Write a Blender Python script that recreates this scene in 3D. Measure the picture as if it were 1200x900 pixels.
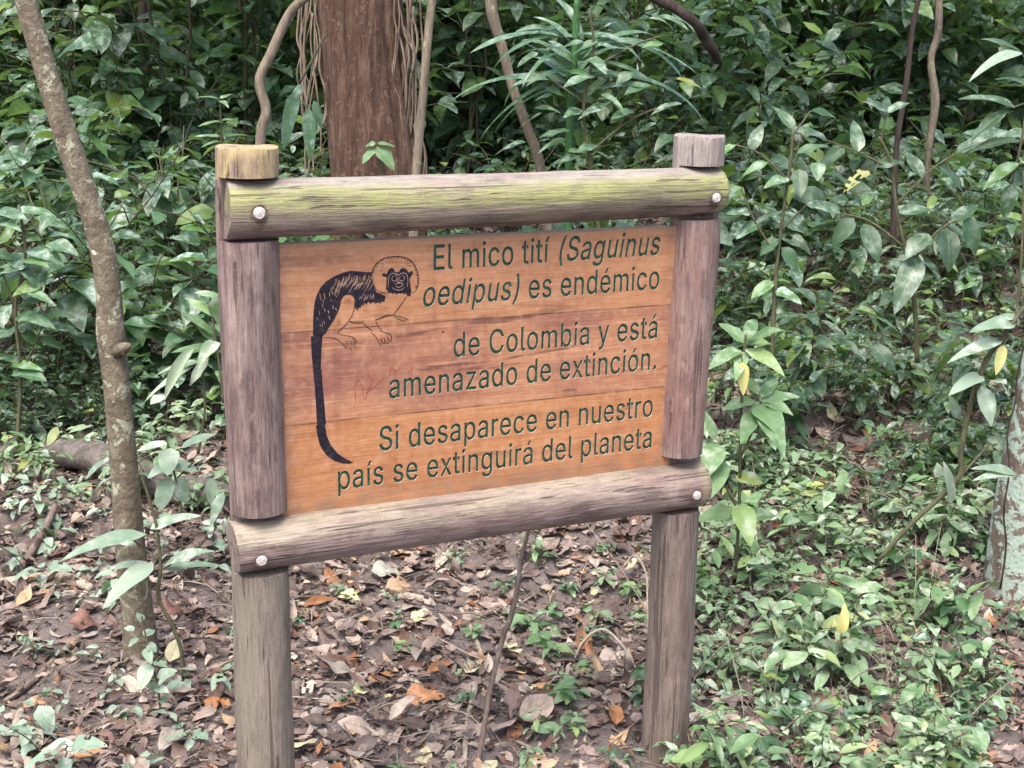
import bpy, math, random, json
import numpy as np
from mathutils import Vector, Matrix
from mathutils.geometry import tessellate_polygon

for o in list(bpy.data.objects):
    bpy.data.objects.remove(o)
SC = bpy.context.scene
COL = SC.collection
rng = np.random.default_rng(11)
random.seed(11)

# ------------------------------------------------------------------ camera, world, sun, exposure
CAM = np.array([-1.1217, -2.4846, 1.7281])
RIGHT = np.array([0.90512, -0.42458, 0.02200])
DOWN = np.array([-0.08879, -0.23939, -0.96686])
FWD = np.array([0.41578, 0.87317, -0.25437])
FPX = 1550.0
cd = bpy.data.cameras.new('camera')
cd.sensor_fit = 'HORIZONTAL'; cd.sensor_width = 36.0; cd.lens = FPX * 36.0 / 1200.0
cd.clip_start = 0.05; cd.clip_end = 400
cam = bpy.data.objects.new('camera', cd); COL.objects.link(cam)
cam.matrix_world = Matrix(((RIGHT[0], -DOWN[0], -FWD[0], CAM[0]), (RIGHT[1], -DOWN[1], -FWD[1], CAM[1]),
                           (RIGHT[2], -DOWN[2], -FWD[2], CAM[2]), (0, 0, 0, 1)))
SC.camera = cam
SUN_DIR = Vector((-0.50, -0.45, 1.35)).normalized()
w = bpy.data.worlds.new('World'); SC.world = w; w.use_nodes = True
wn = w.node_tree
sky = wn.nodes.new('ShaderNodeTexSky'); sky.sky_type = 'NISHITA'; sky.sun_disc = False
sky.sun_elevation = math.asin(SUN_DIR.z); sky.sun_rotation = math.atan2(SUN_DIR.x, SUN_DIR.y)
sky.air_density = 1.0; sky.dust_density = 6.0; sky.ozone_density = 1.0; sky.altitude = 0
wn.links.new(sky.outputs[0], wn.nodes['Background'].inputs[0])
wn.nodes['Background'].inputs[1].default_value = 0.15
sd = bpy.data.lights.new('sun', 'SUN'); sd.energy = 1.3; sd.angle = math.radians(35); sd.color = (1.0, 0.96, 0.9)
sun = bpy.data.objects.new('sun', sd); COL.objects.link(sun)
sun.rotation_euler = SUN_DIR.to_track_quat('Z', 'Y').to_euler()
SC.view_settings.view_transform = 'Standard'; SC.view_settings.look = 'None'
SC.view_settings.gamma = 1.0; SC.view_settings.exposure = 1.6
SC.view_settings.use_curve_mapping = False
try:
    SC.cycles.max_bounces = 8; SC.cycles.diffuse_bounces = 4; SC.cycles.transmission_bounces = 4; SC.cycles.transparent_max_bounces = 8
except Exception:
    pass

# ------------------------------------------------------------------ geometry of the place
FH = np.array([FWD[0], FWD[1]]); FH = FH / np.linalg.norm(FH)
RH = np.array([FH[1], -FH[0]])

def height(x, y):
    x = np.asarray(x, float); y = np.asarray(y, float)
    d = (x - CAM[0]) * FH[0] + (y - CAM[1]) * FH[1]
    u = (x - CAM[0]) * RH[0] + (y - CAM[1]) * RH[1]
    h = 0.085 * np.maximum(0, d - 3.5) ** 1.2 + 0.10 * np.maximum(0, d - 9.0) ** 1.5
    h = np.where(h > 4, 4 + 3 * np.tanh((h - 4) / 3), h)
    n = (0.030 * np.sin(1.7 * x + 0.6) * np.cos(1.9 * y + 1.1) + 0.016 * np.sin(4.3 * x + 2.2 * y) + 0.010 * np.sin(7.7 * y - 3.1 * x + 1)
         + 0.006 * np.sin(15 * x + 9 * y) * np.cos(13 * y - 4 * x))
    return h + n * np.clip((d - 1) / 2, 0.2, 2.0)

def ray(px, py):
    v = FWD + RIGHT * (px - 600) / FPX + DOWN * (py - 450) / FPX
    return v

def at(px, py, d):
    """the point seen at photo pixel (px, py) at horizontal distance d"""
    v = ray(px, py)
    return CAM + v * (d / (v[0] * FH[0] + v[1] * FH[1]))

def on_ground(px, py):
    lo, hi = 0.5, 30.0
    for d in np.arange(1.0, 30, 0.05):
        p = at(px, py, d)
        if p[2] <= height(p[0], p[1]):
            hi = d; lo = d - 0.05; break
    for _ in range(20):
        m = (lo + hi) / 2; p = at(px, py, m)
        if p[2] <= height(p[0], p[1]): hi = m
        else: lo = m
    return at(px, py, hi), hi

def ud(u, d):
    x = CAM[0] + u * RH[0] + d * FH[0]; y = CAM[1] + u * RH[1] + d * FH[1]
    return np.array([x, y, float(height(x, y))])

def upx(px, d):            # sideways offset that appears near photo column px at distance d
    return (px - 600) / FPX * d * 1.02

def m_per_px(d): return d * 1.0 / FPX

# ------------------------------------------------------------------ mesh accumulation
class Acc:
    def __init__(s): s.v = []; s.q = []; s.uv = []; s.mi = []; s.n = 0
    def add(s, v, q, uv=None, mi=0):
        v = np.asarray(v, float).reshape(-1, 3); q = np.asarray(q, int).reshape(-1, 4)
        s.v.append(v); s.q.append(q + s.n); s.n += len(v)
        s.uv.append(np.zeros((len(v), 2)) if uv is None else np.asarray(uv, float))
        s.mi.append(np.full(len(q), mi, int))
    def mesh(s, name, mats, smooth=True):
        me = bpy.data.meshes.new(name)
        v = np.concatenate(s.v); q = np.concatenate(s.q); uv = np.concatenate(s.uv); mi = np.concatenate(s.mi)
        me.vertices.add(len(v)); me.vertices.foreach_set('co', v.astype(np.float32).ravel())
        me.loops.add(q.size); me.loops.foreach_set('vertex_index', q.astype(np.int32).ravel())
        me.polygons.add(len(q))
        me.polygons.foreach_set('loop_start', (np.arange(len(q)) * 4).astype(np.int32))
        me.polygons.foreach_set('material_index', mi.astype(np.int32))
        me.polygons.foreach_set('use_smooth', np.full(len(q), smooth))
        ul = me.uv_layers.new(name='UVMap')
        ul.data.foreach_set('uv', uv[q.ravel()].astype(np.float32).ravel())
        for m in mats: me.materials.append(m)
        me.update(calc_edges=True)
        return me

def link(name, me, parent=None, loc=None):
    o = bpy.data.objects.new(name, me); COL.objects.link(o)
    if parent is not None: o.parent = parent
    if loc is not None: o.location = loc
    return o

def tag(o, label=None, cat=None, group=None, kind=None):
    if label: o['label'] = label
    if cat: o['category'] = cat
    if group: o['group'] = group
    if kind: o['kind'] = kind
    return o

def empty(name, loc, label, cat, group=None):
    o = bpy.data.objects.new(name, None); COL.objects.link(o); o.location = loc; o.empty_display_size = 0.1
    return tag(o, label, cat, group)

def nrm(a): return a / np.maximum(np.linalg.norm(a, axis=-1, keepdims=True), 1e-9)

SHAPES = {'ovate': (0.50, 0.95), 'elliptic': (0.75, 0.80), 'lance': (0.85, 1.0), 'heart': (0.32, 0.95), 'strap': (0.35, 0.55), 'round': (0.5, 0.55)}

def leaves(acc, P, D, U, L, W, bend, fold, shape='ovate', ns=6, nt=5, wave=0.0, roll=None, mi=0, chew=0.0):
    """a batch of leaf blades: base P, heading D, upper side U, length L, width W, droop bend, V fold"""
    P = np.atleast_2d(P); N = len(P)
    D = nrm(np.broadcast_to(np.asarray(D, float), (N, 3))); U = np.broadcast_to(np.asarray(U, float), (N, 3))
    B = lambda a: np.broadcast_to(np.asarray(a, float), (N,))
    L, W, bend, fold = B(L), B(W), B(bend), B(fold)
    S = nrm(np.cross(D, U)); U = np.cross(S, D)
    a, b = SHAPES[shape]
    s = np.linspace(0, 1, ns + 1) ** 0.9
    prof = np.maximum(s, 1e-6) ** a * np.maximum(1 - s, 1e-6) ** b; smx = a / (a + b); prof = prof / (smx ** a * (1 - smx) ** b)
    prof[0] = 0.03; prof[-1] = 0.015
    th = bend[:, None] * s[None, :]
    ds = np.diff(s, prepend=0)
    X = np.cumsum(np.cos(th) * ds, 1) * L[:, None]; Z = -np.cumsum(np.sin(th) * ds, 1) * L[:, None]
    t = np.linspace(-1, 1, nt)
    hw = prof[None, :] * W[:, None] / 2
    ph = rng.uniform(0, 6.28, N); ph2 = rng.uniform(0, 6.28, N)
    wv = wave * W[:, None, None] * np.sin(9 * s[None, :, None] + ph[:, None, None] + 1.6 * np.sign(t)[None, None, :]) * (np.abs(t) ** 1.5)[None, None, :] * (prof[None, :, None])
    rl = np.zeros(N) if roll is None else B(roll)           # sideways curl of the blade
    ang = fold[:, None, None] + rl[:, None, None] * np.abs(t)[None, None, :]
    yy = np.sign(t)[None, None, :] * np.abs(t)[None, None, :] * hw[:, :, None] * np.cos(ang)
    up = np.abs(t)[None, None, :] * hw[:, :, None] * np.sin(ang) + wv
    # local up follows the bend
    cx = np.sin(th)[:, :, None] * up; cz = np.cos(th)[:, :, None] * up
    px = X[:, :, None] + cx; pz = Z[:, :, None] + cz
    V = (P[:, None, None, :] + px[..., None] * D[:, None, None, :] + yy[..., None] * S[:, None, None, :] + pz[..., None] * U[:, None, None, :])
    uv = np.empty((N, ns + 1, nt, 2)); uv[..., 0] = s[None, :, None]; uv[..., 1] = (t / 2 + .5)[None, None, :]
    i = np.arange(ns)[:, None]; j = np.arange(nt - 1)[None, :]
    f = np.stack([i * nt + j, i * nt + j + 1, (i + 1) * nt + j + 1, (i + 1) * nt + j], -1).reshape(-1, 4)
    F = (f[None] + (np.arange(N) * (ns + 1) * nt)[:, None, None]).reshape(-1, 4)
    if chew:
        k = len(f); bad = rng.uniform(0, 1, (N, 1)) < .45; e = (np.arange(k) % (nt - 1) == 0) | (np.arange(k) % (nt - 1) == nt - 2)
        drop = (rng.uniform(0, 1, (N, k)) < chew * (1 + 1.5 * e[None])) & bad; F = F[~drop.ravel()]
    acc.add(V.reshape(-1, 3), F, uv.reshape(-1, 2), mi)

def resample(pts, n):
    pts = np.asarray(pts, float); k = len(pts)
    t = np.linspace(0, k - 1, n); out = []
    for x in t:
        i = min(int(x), k - 2); f = x - i
        p0 = pts[max(i - 1, 0)]; p1 = pts[i]; p2 = pts[i + 1]; p3 = pts[min(i + 2, k - 1)]
        out.append(0.5 * (2 * p1 + (p2 - p0) * f + (2 * p0 - 5 * p1 + 4 * p2 - p3) * f * f + (3 * p1 - p0 - 3 * p2 + p3) * f ** 3))
    return np.array(out)

def tube(acc, pts, r, n=6, noise=0.0, seed=0, mi=0, ridges=0.0, nr=9):
    pts = np.asarray(pts, float); k = len(pts); r = np.broadcast_to(np.asarray(r, float), (k,)) if np.ndim(r) == 0 or len(np.atleast_1d(r)) == k else np.interp(np.linspace(0, 1, k), np.linspace(0, 1, len(r)), r)
    T = nrm(np.gradient(pts, axis=0)); ref = np.array([0.31, 0.2, 0.93]) if abs(T[:, 2]).mean() < .8 else np.array([1.0, 0.1, 0])
    A = nrm(np.cross(T, ref)); Bv = np.cross(T, A)
    an = np.linspace(0, 2 * np.pi, n, endpoint=False)
    rr = np.repeat(r[:, None], n, 1)
    if noise or ridges:
        g = np.random.default_rng(seed); ph = g.uniform(0, 6.28, 8)
        z = np.concatenate([[0], np.cumsum(np.linalg.norm(np.diff(pts, axis=0), axis=1))])[:, None]
        rm = r.mean()
        nn = (np.sin(2 * an[None] + ph[0] + 2.5 * z) + .8 * np.sin(3 * an[None] + ph[1] - 4 * z) + .7 * np.sin(an[None] + ph[2] + 9 * z) + .5 * np.sin(5 * an[None] + 14 * z + ph[3])) / 3
        rg = np.sin(nr * an[None] + ph[4] + .8 * np.sin(2.3 * z + ph[5])) * .6 + .4 * np.sin((2 * nr + 3) * an[None] + ph[6] + 1.2 * np.sin(3 * z))
        rr = rr * (1 + noise * nn + ridges * rg)
    V = pts[:, None] + rr[..., None] * (np.cos(an)[None, :, None] * A[:, None] + np.sin(an)[None, :, None] * Bv[:, None])
    V = np.concatenate([V, np.repeat(pts[-1:, None], n, 1)], 0); V = np.concatenate([np.repeat(pts[:1, None], n, 1), V], 0); k += 2
    uv = np.empty((k, n, 2)); uv[..., 0] = np.linspace(0, 1, k)[:, None]; uv[..., 1] = (an / 6.2832)[None]
    i = np.arange(k - 1)[:, None]; j = np.arange(n)[None]
    F = np.stack([i * n + j, i * n + (j + 1) % n, (i + 1) * n + (j + 1) % n, (i + 1) * n + j], -1).reshape(-1, 4)
    acc.add(V.reshape(-1, 3), F, uv.reshape(-1, 2), mi)

# ------------------------------------------------------------------ materials
class NT:
    def __init__(s, name):
        s.m = bpy.data.materials.new(name); s.m.use_nodes = True; s.t = s.m.node_tree
        s.b = s.t.nodes['Principled BSDF']; s.out = s.t.nodes['Material Output']
    def n(s, typ, **k):
        x = s.t.nodes.new(typ)
        for a, v in k.items(): setattr(x, a, v)
        return x
    def put(s, sock, v):
        if isinstance(v, bpy.types.NodeSocket): s.t.links.new(v, sock)
        elif isinstance(v, (tuple, list)) and len(v) == 3 and sock.type == 'RGBA': sock.default_value = (*v, 1)
        else: sock.default_value = v
    def coord(s, which='Object', scale=(1, 1, 1)):
        c = s.n('ShaderNodeTexCoord'); mp = s.n('ShaderNodeMapping'); s.t.links.new(c.outputs[which], mp.inputs[0]); mp.inputs['Scale'].default_value = scale
        return mp.outputs[0]
    def noise(s, vec, scale=5, detail=4, rough=.55, dist=0.0):
        x = s.n('ShaderNodeTexNoise'); s.put(x.inputs['Vector'], vec); x.inputs['Scale'].default_value = scale; x.inputs['Detail'].default_value = detail
        x.inputs['Roughness'].default_value = rough; x.inputs['Distortion'].default_value = dist
        return x.outputs[0]
    def ramp(s, fac, stops, interp='LINEAR'):
        x = s.n('ShaderNodeValToRGB'); cr = x.color_ramp; cr.interpolation = interp
        while len(cr.elements) < len(stops): cr.elements.new(.5)
        for e, (p, c) in zip(cr.elements, stops):
            e.position = p; e.color = (*c, 1) if len(c) == 3 else c
        s.put(x.inputs[0], fac); return x.outputs[0]
    def rng(s, v, a, b, c=0.0, d=1.0):
        x = s.n('ShaderNodeMapRange'); x.interpolation_type = 'SMOOTHSTEP'; s.put(x.inputs[0], v)
        for i, k in zip((1, 2, 3, 4), (a, b, c, d)): x.inputs[i].default_value = k
        return x.outputs[0]
    def math(s, op, a, b=0.0, clamp=False):
        x = s.n('ShaderNodeMath', operation=op, use_clamp=clamp); s.put(x.inputs[0], a); s.put(x.inputs[1], b); return x.outputs[0]
    def mix(s, f, a, b, blend='MIX'):
        x = s.n('ShaderNodeMix', data_type='RGBA', blend_type=blend); s.put(x.inputs[0], f); s.put(x.inputs[6], a); s.put(x.inputs[7], b); return x.outputs[2]
    def xyz(s, v):
        x = s.n('ShaderNodeSeparateXYZ'); s.put(x.inputs[0], v); return x.outputs
    def bump(s, h, strength=.3, dist=.01):
        x = s.n('ShaderNodeBump'); s.put(x.inputs['Height'], h); x.inputs['Strength'].default_value = strength; x.inputs['Distance'].default_value = dist
        s.t.links.new(x.outputs[0], s.b.inputs['Normal']); return x
    def fin(s, col, rough=.7, spec=.4, metal=0.0):
        s.put(s.b.inputs['Base Color'], col); s.put(s.b.inputs['Roughness'], rough); s.b.inputs['Specular IOR Level'].default_value = spec; s.b.inputs['Metallic'].default_value = metal
        return s.m

def leaf_material(name, ramp, rough=(.3, .5), trans=.22, dust_sheen=.25, hue=0.0, spec=.5, veins=1.0, dust_sheen_col=(.30, .36, .30), tcol=(.20, .42, .06)):
    s = NT(name)
    g = s.n('ShaderNodeNewGeometry'); oi = s.n('ShaderNodeObjectInfo'); uv = s.n('ShaderNodeUVMap'); uv.uv_map = 'UVMap'
    rnd = g.outputs['Random Per Island']
    rr = s.math('FRACT', s.math('ADD', rnd, oi.outputs['Random']))
    col = s.ramp(rr, ramp)
    u = s.xyz(uv.outputs[0]); av = s.math('ABSOLUTE', s.math('SUBTRACT', u[1], .5))
    mid = s.rng(av, .0, .045, 1, 0)
    ph = s.math('SUBTRACT', s.math('MULTIPLY', u[0], 52.0), s.math('MULTIPLY', av, 34.0))
    sv = s.rng(s.math('SINE', ph), .80, 1.0)
    vein = s.math('MAXIMUM', mid, s.math('MULTIPLY', sv, .45))
    col = s.mix(s.math('MULTIPLY', vein, .35 * veins), col, s.mix(.5, col, (.35, .42, .22)))
    oc = s.coord('Object')
    nz = s.noise(oc, 26, 5, .65)
    blot = s.noise(oc, 9, 2)
    col = s.mix(s.rng(blot, .3, .7, 0, .5), col, s.mix(1, col, (.62, .72, .66), 'MULTIPLY'))
    dm = s.math('MULTIPLY', s.rng(nz, .42, .72), dust_sheen)
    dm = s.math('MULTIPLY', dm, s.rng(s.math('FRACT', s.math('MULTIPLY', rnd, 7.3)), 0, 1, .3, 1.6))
    col = s.mix(dm, col, dust_sheen_col)  # pale film: dust, plus sky sheen painted into the leaf colour
    bro = s.math('MULTIPLY', s.rng(s.noise(oc, 42, 3), .68, .76), .6)
    col = s.mix(bro, col, (.09, .065, .03))
    s.fin(col, s.rng(s.math('FRACT', s.math('MULTIPLY', rnd, 13.7)), 0, 1, rough[0], rough[1]), spec)
    hgt = s.math('ADD', s.math('MULTIPLY', s.math('SUBTRACT', 1.0, vein), .6), s.math('MULTIPLY', nz, .6))
    s.bump(hgt, .45, .003)
    tr = s.n('ShaderNodeBsdfTranslucent'); s.put(tr.inputs[0], s.mix(.5, col, tcol))
    mx = s.n('ShaderNodeMixShader'); mx.inputs[0].default_value = trans
    s.t.links.new(s.b.outputs[0], mx.inputs[1]); s.t.links.new(tr.outputs[0], mx.inputs[2]); s.t.links.new(mx.outputs[0], s.out.inputs[0])
    return s.m

G0, G1, G2, G3 = (.018, .050, .022), (.030, .085, .030), (.050, .125, .040), (.080, .165, .055)
M = {}
M['leaf_dark'] = leaf_material('dark_leaf', [(0, (.022, .055, .028)), (.4, (.034, .085, .04)), (.75, (.045, .10, .055)), (.86, (.075, .165, .035)), (1, (.15, .21, .03))], dust_sheen=.7, rough=(.24, .46), dust_sheen_col=(.30, .39, .33), spec=.6, trans=.30, tcol=(.26, .46, .05))  # pale tint is partly painted sky sheen
M['leaf_heart'] = leaf_material('heart_leaf', [(0, (.025, .07, .03)), (.4, (.045, .11, .05)), (.8, (.06, .14, .065)), (.95, (.09, .2, .05)), (1, (.2, .22, .03))], dust_sheen=.85, rough=(.24, .46), dust_sheen_col=(.33, .43, .37), spec=.6, trans=.28, tcol=(.26, .46, .05))  # dust tint raised to paint in the sheen of the sky
M['leaf_fresh'] = leaf_material('fresh_leaf', [(0, (.07, .15, .06)), (.5, (.11, .205, .09)), (.85, (.14, .25, .11)), (.97, (.2, .29, .09)), (1, (.3, .3, .06))], dust_sheen=.9, trans=.25, dust_sheen_col=(.33, .39, .29), rough=(.4, .6), spec=.4)
M['leaf_pale'] = leaf_material('pale_leaf', [(0, (.13, .20, .14)), (.5, (.18, .26, .19)), (1, (.26, .33, .26))], dust_sheen=.8, dust_sheen_col=(.45, .50, .46), rough=(.3, .5))
M['leaf_white'] = leaf_material('whitish_leaf', [(0, (.22, .30, .20)), (1, (.32, .39, .29))], dust_sheen=.9, dust_sheen_col=(.50, .56, .48), rough=(.4, .5))
M['leaf_yellow'] = leaf_material('yellow_leaf', [(0, (.48, .48, .16)), (1, (.55, .5, .2))], dust_sheen=.3, trans=.3, tcol=(.6, .6, .1))
M['leaf_mint'] = leaf_material('mint_green_leaf', [(0, (.09, .165, .08)), (.5, (.14, .225, .12)), (.9, (.18, .285, .145)), (1, (.26, .3, .12))], dust_sheen=.9, trans=.22, dust_sheen_col=(.35, .41, .33), rough=(.4, .6), spec=.4)
M['leaf_palm'] = leaf_material('strap_leaf', [(0, (.04, .10, .05)), (.6, (.06, .14, .07)), (1, (.08, .17, .08))], dust_sheen=.7, veins=.3, dust_sheen_col=(.32, .42, .38), rough=(.22, .4), spec=.7)
M['leaf_far'] = leaf_material('far_leaf', [(0, (.025, .06, .03)), (.4, (.04, .10, .04)), (.75, (.06, .14, .055)), (.9, (.10, .2, .04)), (1, (.2, .28, .04))], dust_sheen=.65, trans=.32, rough=(.22, .42), dust_sheen_col=(.32, .42, .37), spec=.7)

def litter_material():
    s = NT('dead_leaf'); g = s.n('ShaderNodeNewGeometry'); uv = s.n('ShaderNodeUVMap'); uv.uv_map = 'UVMap'
    rnd = g.outputs['Random Per Island']
    col = s.ramp(rnd, [(0, (.075, .050, .043)), (.15, (.13, .092, .080)), (.32, (.19, .142, .122)), (.48, (.26, .205, .175)), (.62, (.115, .060, .044)), (.70, (.33, .265, .22)), (.81, (.25, .222, .195)), (.88, (.43, .37, .31)), (.92, (.27, .125, .055)), (.955, (.36, .25, .14)), (.98, (.42, .40, .25)), (1, (.50, .32, .05))], 'CONSTANT')
    oc = s.coord('Object'); n1 = s.noise(oc, 35, 5, .65); n2 = s.noise(oc, 11, 2)
    col = s.mix(s.rng(n1, .35, .7, 0, .75), col, s.mix(1, col, (.5, .45, .42), 'MULTIPLY'))
    col = s.mix(s.rng(n2, .45, .7, 0, .35), col, (.24, .20, .19))
    u = s.xyz(uv.outputs[0]); av = s.math('ABSOLUTE', s.math('SUBTRACT', u[1], .5)); mid = s.rng(av, 0, .05, 1, 0)
    sv = s.rng(s.math('SINE', s.math('SUBTRACT', s.math('MULTIPLY', u[0], 44), s.math('MULTIPLY', av, 28))), .75, 1)
    vein = s.math('MAXIMUM', mid, s.math('MULTIPLY', sv, .4))
    col = s.mix(s.math('MULTIPLY', vein, .35), col, s.mix(1, col, (.55, .45, .38), 'MULTIPLY'))
    s.fin(col, .62, .35); s.bump(s.math('ADD', s.math('MULTIPLY', n1, .8), s.math('MULTIPLY', vein, .6)), .6, .004)
    return s.m
M['litter'] = litter_material()

def soil_material():
    s = NT('forest_soil'); oc = s.coord('Object')
    n1 = s.noise(oc, 5, 6, .65); n2 = s.noise(oc, 40, 6, .7); n3 = s.noise(oc, 160, 3, .6)
    col = s.ramp(n1, [(.3, (.13, .105, .10)), (.5, (.20, .165, .157)), (.7, (.28, .24, .23))])
    col = s.mix(s.rng(n2, .35, .75, 0, .6), col, (.10, .075, .07))
    col = s.mix(s.rng(n3, .58, .7, 0, .5), col, (.24, .19, .17))
    s.fin(col, .85, .25); s.bump(s.math('ADD', n2, s.math('MULTIPLY', n3, .4)), .9, .03)
    return s.m
M['soil'] = soil_material()

def bark(name, c0, c1, c2, lich=None, lfac=.0, stretch=6.0, scale=1.0, fine=1.0, bumps=.6, lscale=9):
    s = NT(name); oc = s.coord('Object', (1, 1, 1 / stretch)); o2 = s.coord('Object')
    a = s.noise(oc, 14 * scale, 6, .65, .4); b = s.noise(oc, 60 * scale, 5, .7); c = s.noise(o2, 5 * scale, 3)
    col = s.ramp(a, [(.3, c0), (.5, c1), (.72, c2)])
    col = s.mix(s.rng(b, .35, .65, 0, .6 * fine), col, s.mix(1, col, (.5, .46, .44), 'MULTIPLY'))
    col = s.mix(s.rng(c, .4, .65, 0, .35), col, s.mix(.6, col, c0))
    if lich:
        l = s.noise(o2, lscale * scale, 6, .62, .6); l2 = s.noise(o2, lscale * 6 * scale, 3)
        lm = s.math('ADD', l, s.math('MULTIPLY', s.math('SUBTRACT', l2, .5), .25))
        col = s.mix(s.rng(lm, .56 - lfac, .62 - lfac, 0, .85), col, lich)
    s.fin(col, .8, .3); s.bump(s.math('ADD', s.math('MULTIPLY', a, 1.0), s.math('MULTIPLY', b, .5)), bumps, .012)
    return s.m
M['bark_slim'] = bark('grey_brown_bark', (.085, .068, .048), (.165, .138, .10), (.26, .23, .17), (.33, .345, .25), -.005, 1.2, 1.6, bumps=1.0, lscale=14)
M['bark_big'] = bark('red_brown_bark', (.045, .024, .018), (.135, .076, .055), (.26, .175, .13), (.20, .14, .10), -.01, 8, 2.2, bumps=2.4, lscale=16)
M['bark_vine'] = bark('grey_vine_bark', (.10, .08, .06), (.19, .155, .12), (.30, .26, .2), (.26, .30, .16), -.04, 5, 2, bumps=.6)
M['bark_dark'] = bark('dark_bark', (.02, .014, .012), (.045, .032, .028), (.09, .07, .06), None, 0, 5, 2)
M['bark_mint'] = bark('lichen_bark', (.10, .08, .065), (.16, .13, .10), (.22, .19, .16), (.34, .44, .375), .085, 1.5, 1.3, bumps=1.1, lscale=13)
M['log'] = bark('mossy_log_bark', (.05, .042, .04), (.115, .10, .09), (.22, .20, .18), (.12, .15, .10), -.03, 1.5, 1.2, bumps=1.0)
M['stick'] = bark('dry_stick_bark', (.10, .07, .06), (.17, .13, .11), (.27, .22, .19), None, 0, 4, 3)
M['stick_pale'] = bark('pale_stick_bark', (.22, .18, .14), (.33, .28, .22), (.45, .4, .33), None, 0, 4, 3)
M['stem'] = bark('woody_green_stem', (.05, .055, .03), (.09, .09, .05), (.16, .14, .09), None, 0, 4, 3)
M['stem_green'] = bark('green_stem', (.03, .09, .03), (.045, .13, .04), (.07, .17, .06), None, 0, 4, 2)
M['fibre'] = bark('hanging_root_fibre', (.12, .085, .06), (.22, .17, .13), (.33, .28, .22), None, 0, 6, 3)

def wood(name, axis, stains_and_light):
    """weathered log wood, grain along axis ('X' or 'Z'); stains = functions that add the marks of that log"""
    s = NT(name)
    g = (.09, 1, 1) if axis == 'X' else (1, 1, .09)
    oc = s.coord('Object', g); o2 = s.coord('Object'); half = s.coord('Object', (.3, 1, 1) if axis == 'X' else (1, 1, .3))
    a = s.noise(oc, 40, 6, .65, .3); b = s.noise(oc, 190, 4, .6); c = s.noise(half, 11, 4, .6); d = s.noise(o2, 300, 2)
    fine = s.noise(s.coord('Object', (.05, 1, 1) if axis == 'X' else (1, 1, .05)), 150, 5, .7, .2)
    a2 = s.math('ADD', s.math('MULTIPLY', a, .6), s.math('MULTIPLY', fine, .4))
    col = s.ramp(a2, [(.36, (.060, .038, .036)), (.45, (.128, .088, .082)), (.53, (.20, .145, .132)), (.66, (.32, .26, .235))])
    col = s.mix(s.rng(c, .42, .66, 0, .5), col, (.26, .20, .185))
    col = s.mix(s.rng(c, .5, .3, 0, .5), col, (.13, .062, .066))
    blot = s.noise(s.coord('Object', (.5, 1, 1) if axis == 'X' else (1, 1, .5)), 26, 5, .7)
    col = s.mix(s.rng(blot, .5, .64, 0, .7), col, (.085, .062, .06))
    col = s.mix(s.rng(blot, .44, .32, 0, .45), col, (.33, .27, .25))
    P = s.xyz(o2)
    for st in stains_and_light: col = st(s, col, P, o2, oc, half)
    col = s.mix(s.rng(b, .45, .7, 0, .55), col, s.mix(1, col, (.45, .40, .40), 'MULTIPLY'))
    crack = s.math('MAXIMUM', s.rng(s.noise(oc, 75, 3, .5, .2), .645, .70), s.rng(s.noise(s.coord('Object', (.025, 1, 1) if axis == 'X' else (1, 1, .025)), 60, 2, .5, .5), .655, .69))
    col = s.mix(s.math('MULTIPLY', crack, .7), col, (.05, .035, .032))
    col = s.mix(s.math('MULTIPLY', s.rng(d, .66, .74), .5), col, (.45, .42, .40))
    s.fin(col, .58, .5)
    s.bump(s.math('SUBTRACT', s.math('ADD', s.math('ADD', a, fine), s.math('MULTIPLY', b, .8)), s.math('MULTIPLY', crack, 1.0)), .7, .005)
    return s.m

def band(z0, z1, z2, z3, colr, amt, nscale=9, lo=.36, hi=.6, ax=2):
    def f(s, col, P, o2, oc, half):
        m = s.math('MULTIPLY', s.rng(P[ax], z0, z1), s.rng(P[ax], z2, z3, 1, 0))
        m = s.math('MULTIPLY', m, s.rng(s.noise(half, nscale, 5, .6), lo - .06, hi + .08))
        m = s.math('MULTIPLY', m, s.rng(s.noise(o2, 48, 6, .72), .33, .56, .45, 1.0))
        return s.mix(s.math('MULTIPLY', m, amt), col, colr)
    return f
def spot(x, z, rx, rz, colr, amt, up=.004):
    def f(s, col, P, o2, oc, half):
        dx = s.math('DIVIDE', s.math('SUBTRACT', P[0], x), rx); dz = s.math('DIVIDE', s.math('SUBTRACT', P[2], z), rz)
        m = s.rng(s.math('ADD', s.math('MULTIPLY', dx, dx), s.math('MULTIPLY', dz, dz)), .1, 1.0, 1, 0)
        m = s.math('MULTIPLY', m, s.rng(s.noise(o2, 50, 4, .6), .3, .6))
        return s.mix(s.math('MULTIPLY', m, amt), col, colr)
    return f
def endband(ax, x0, x1, colr, amt, nscale=20, lo=.3, hi=.55):
    def f(s, col, P, o2, oc, half):
        m = s.math('MULTIPLY', s.rng(P[ax], x0, x1), s.rng(s.noise(half, nscale, 4, .6), lo, hi))
        return s.mix(s.math('MULTIPLY', m, amt), col, colr)
    return f

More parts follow.
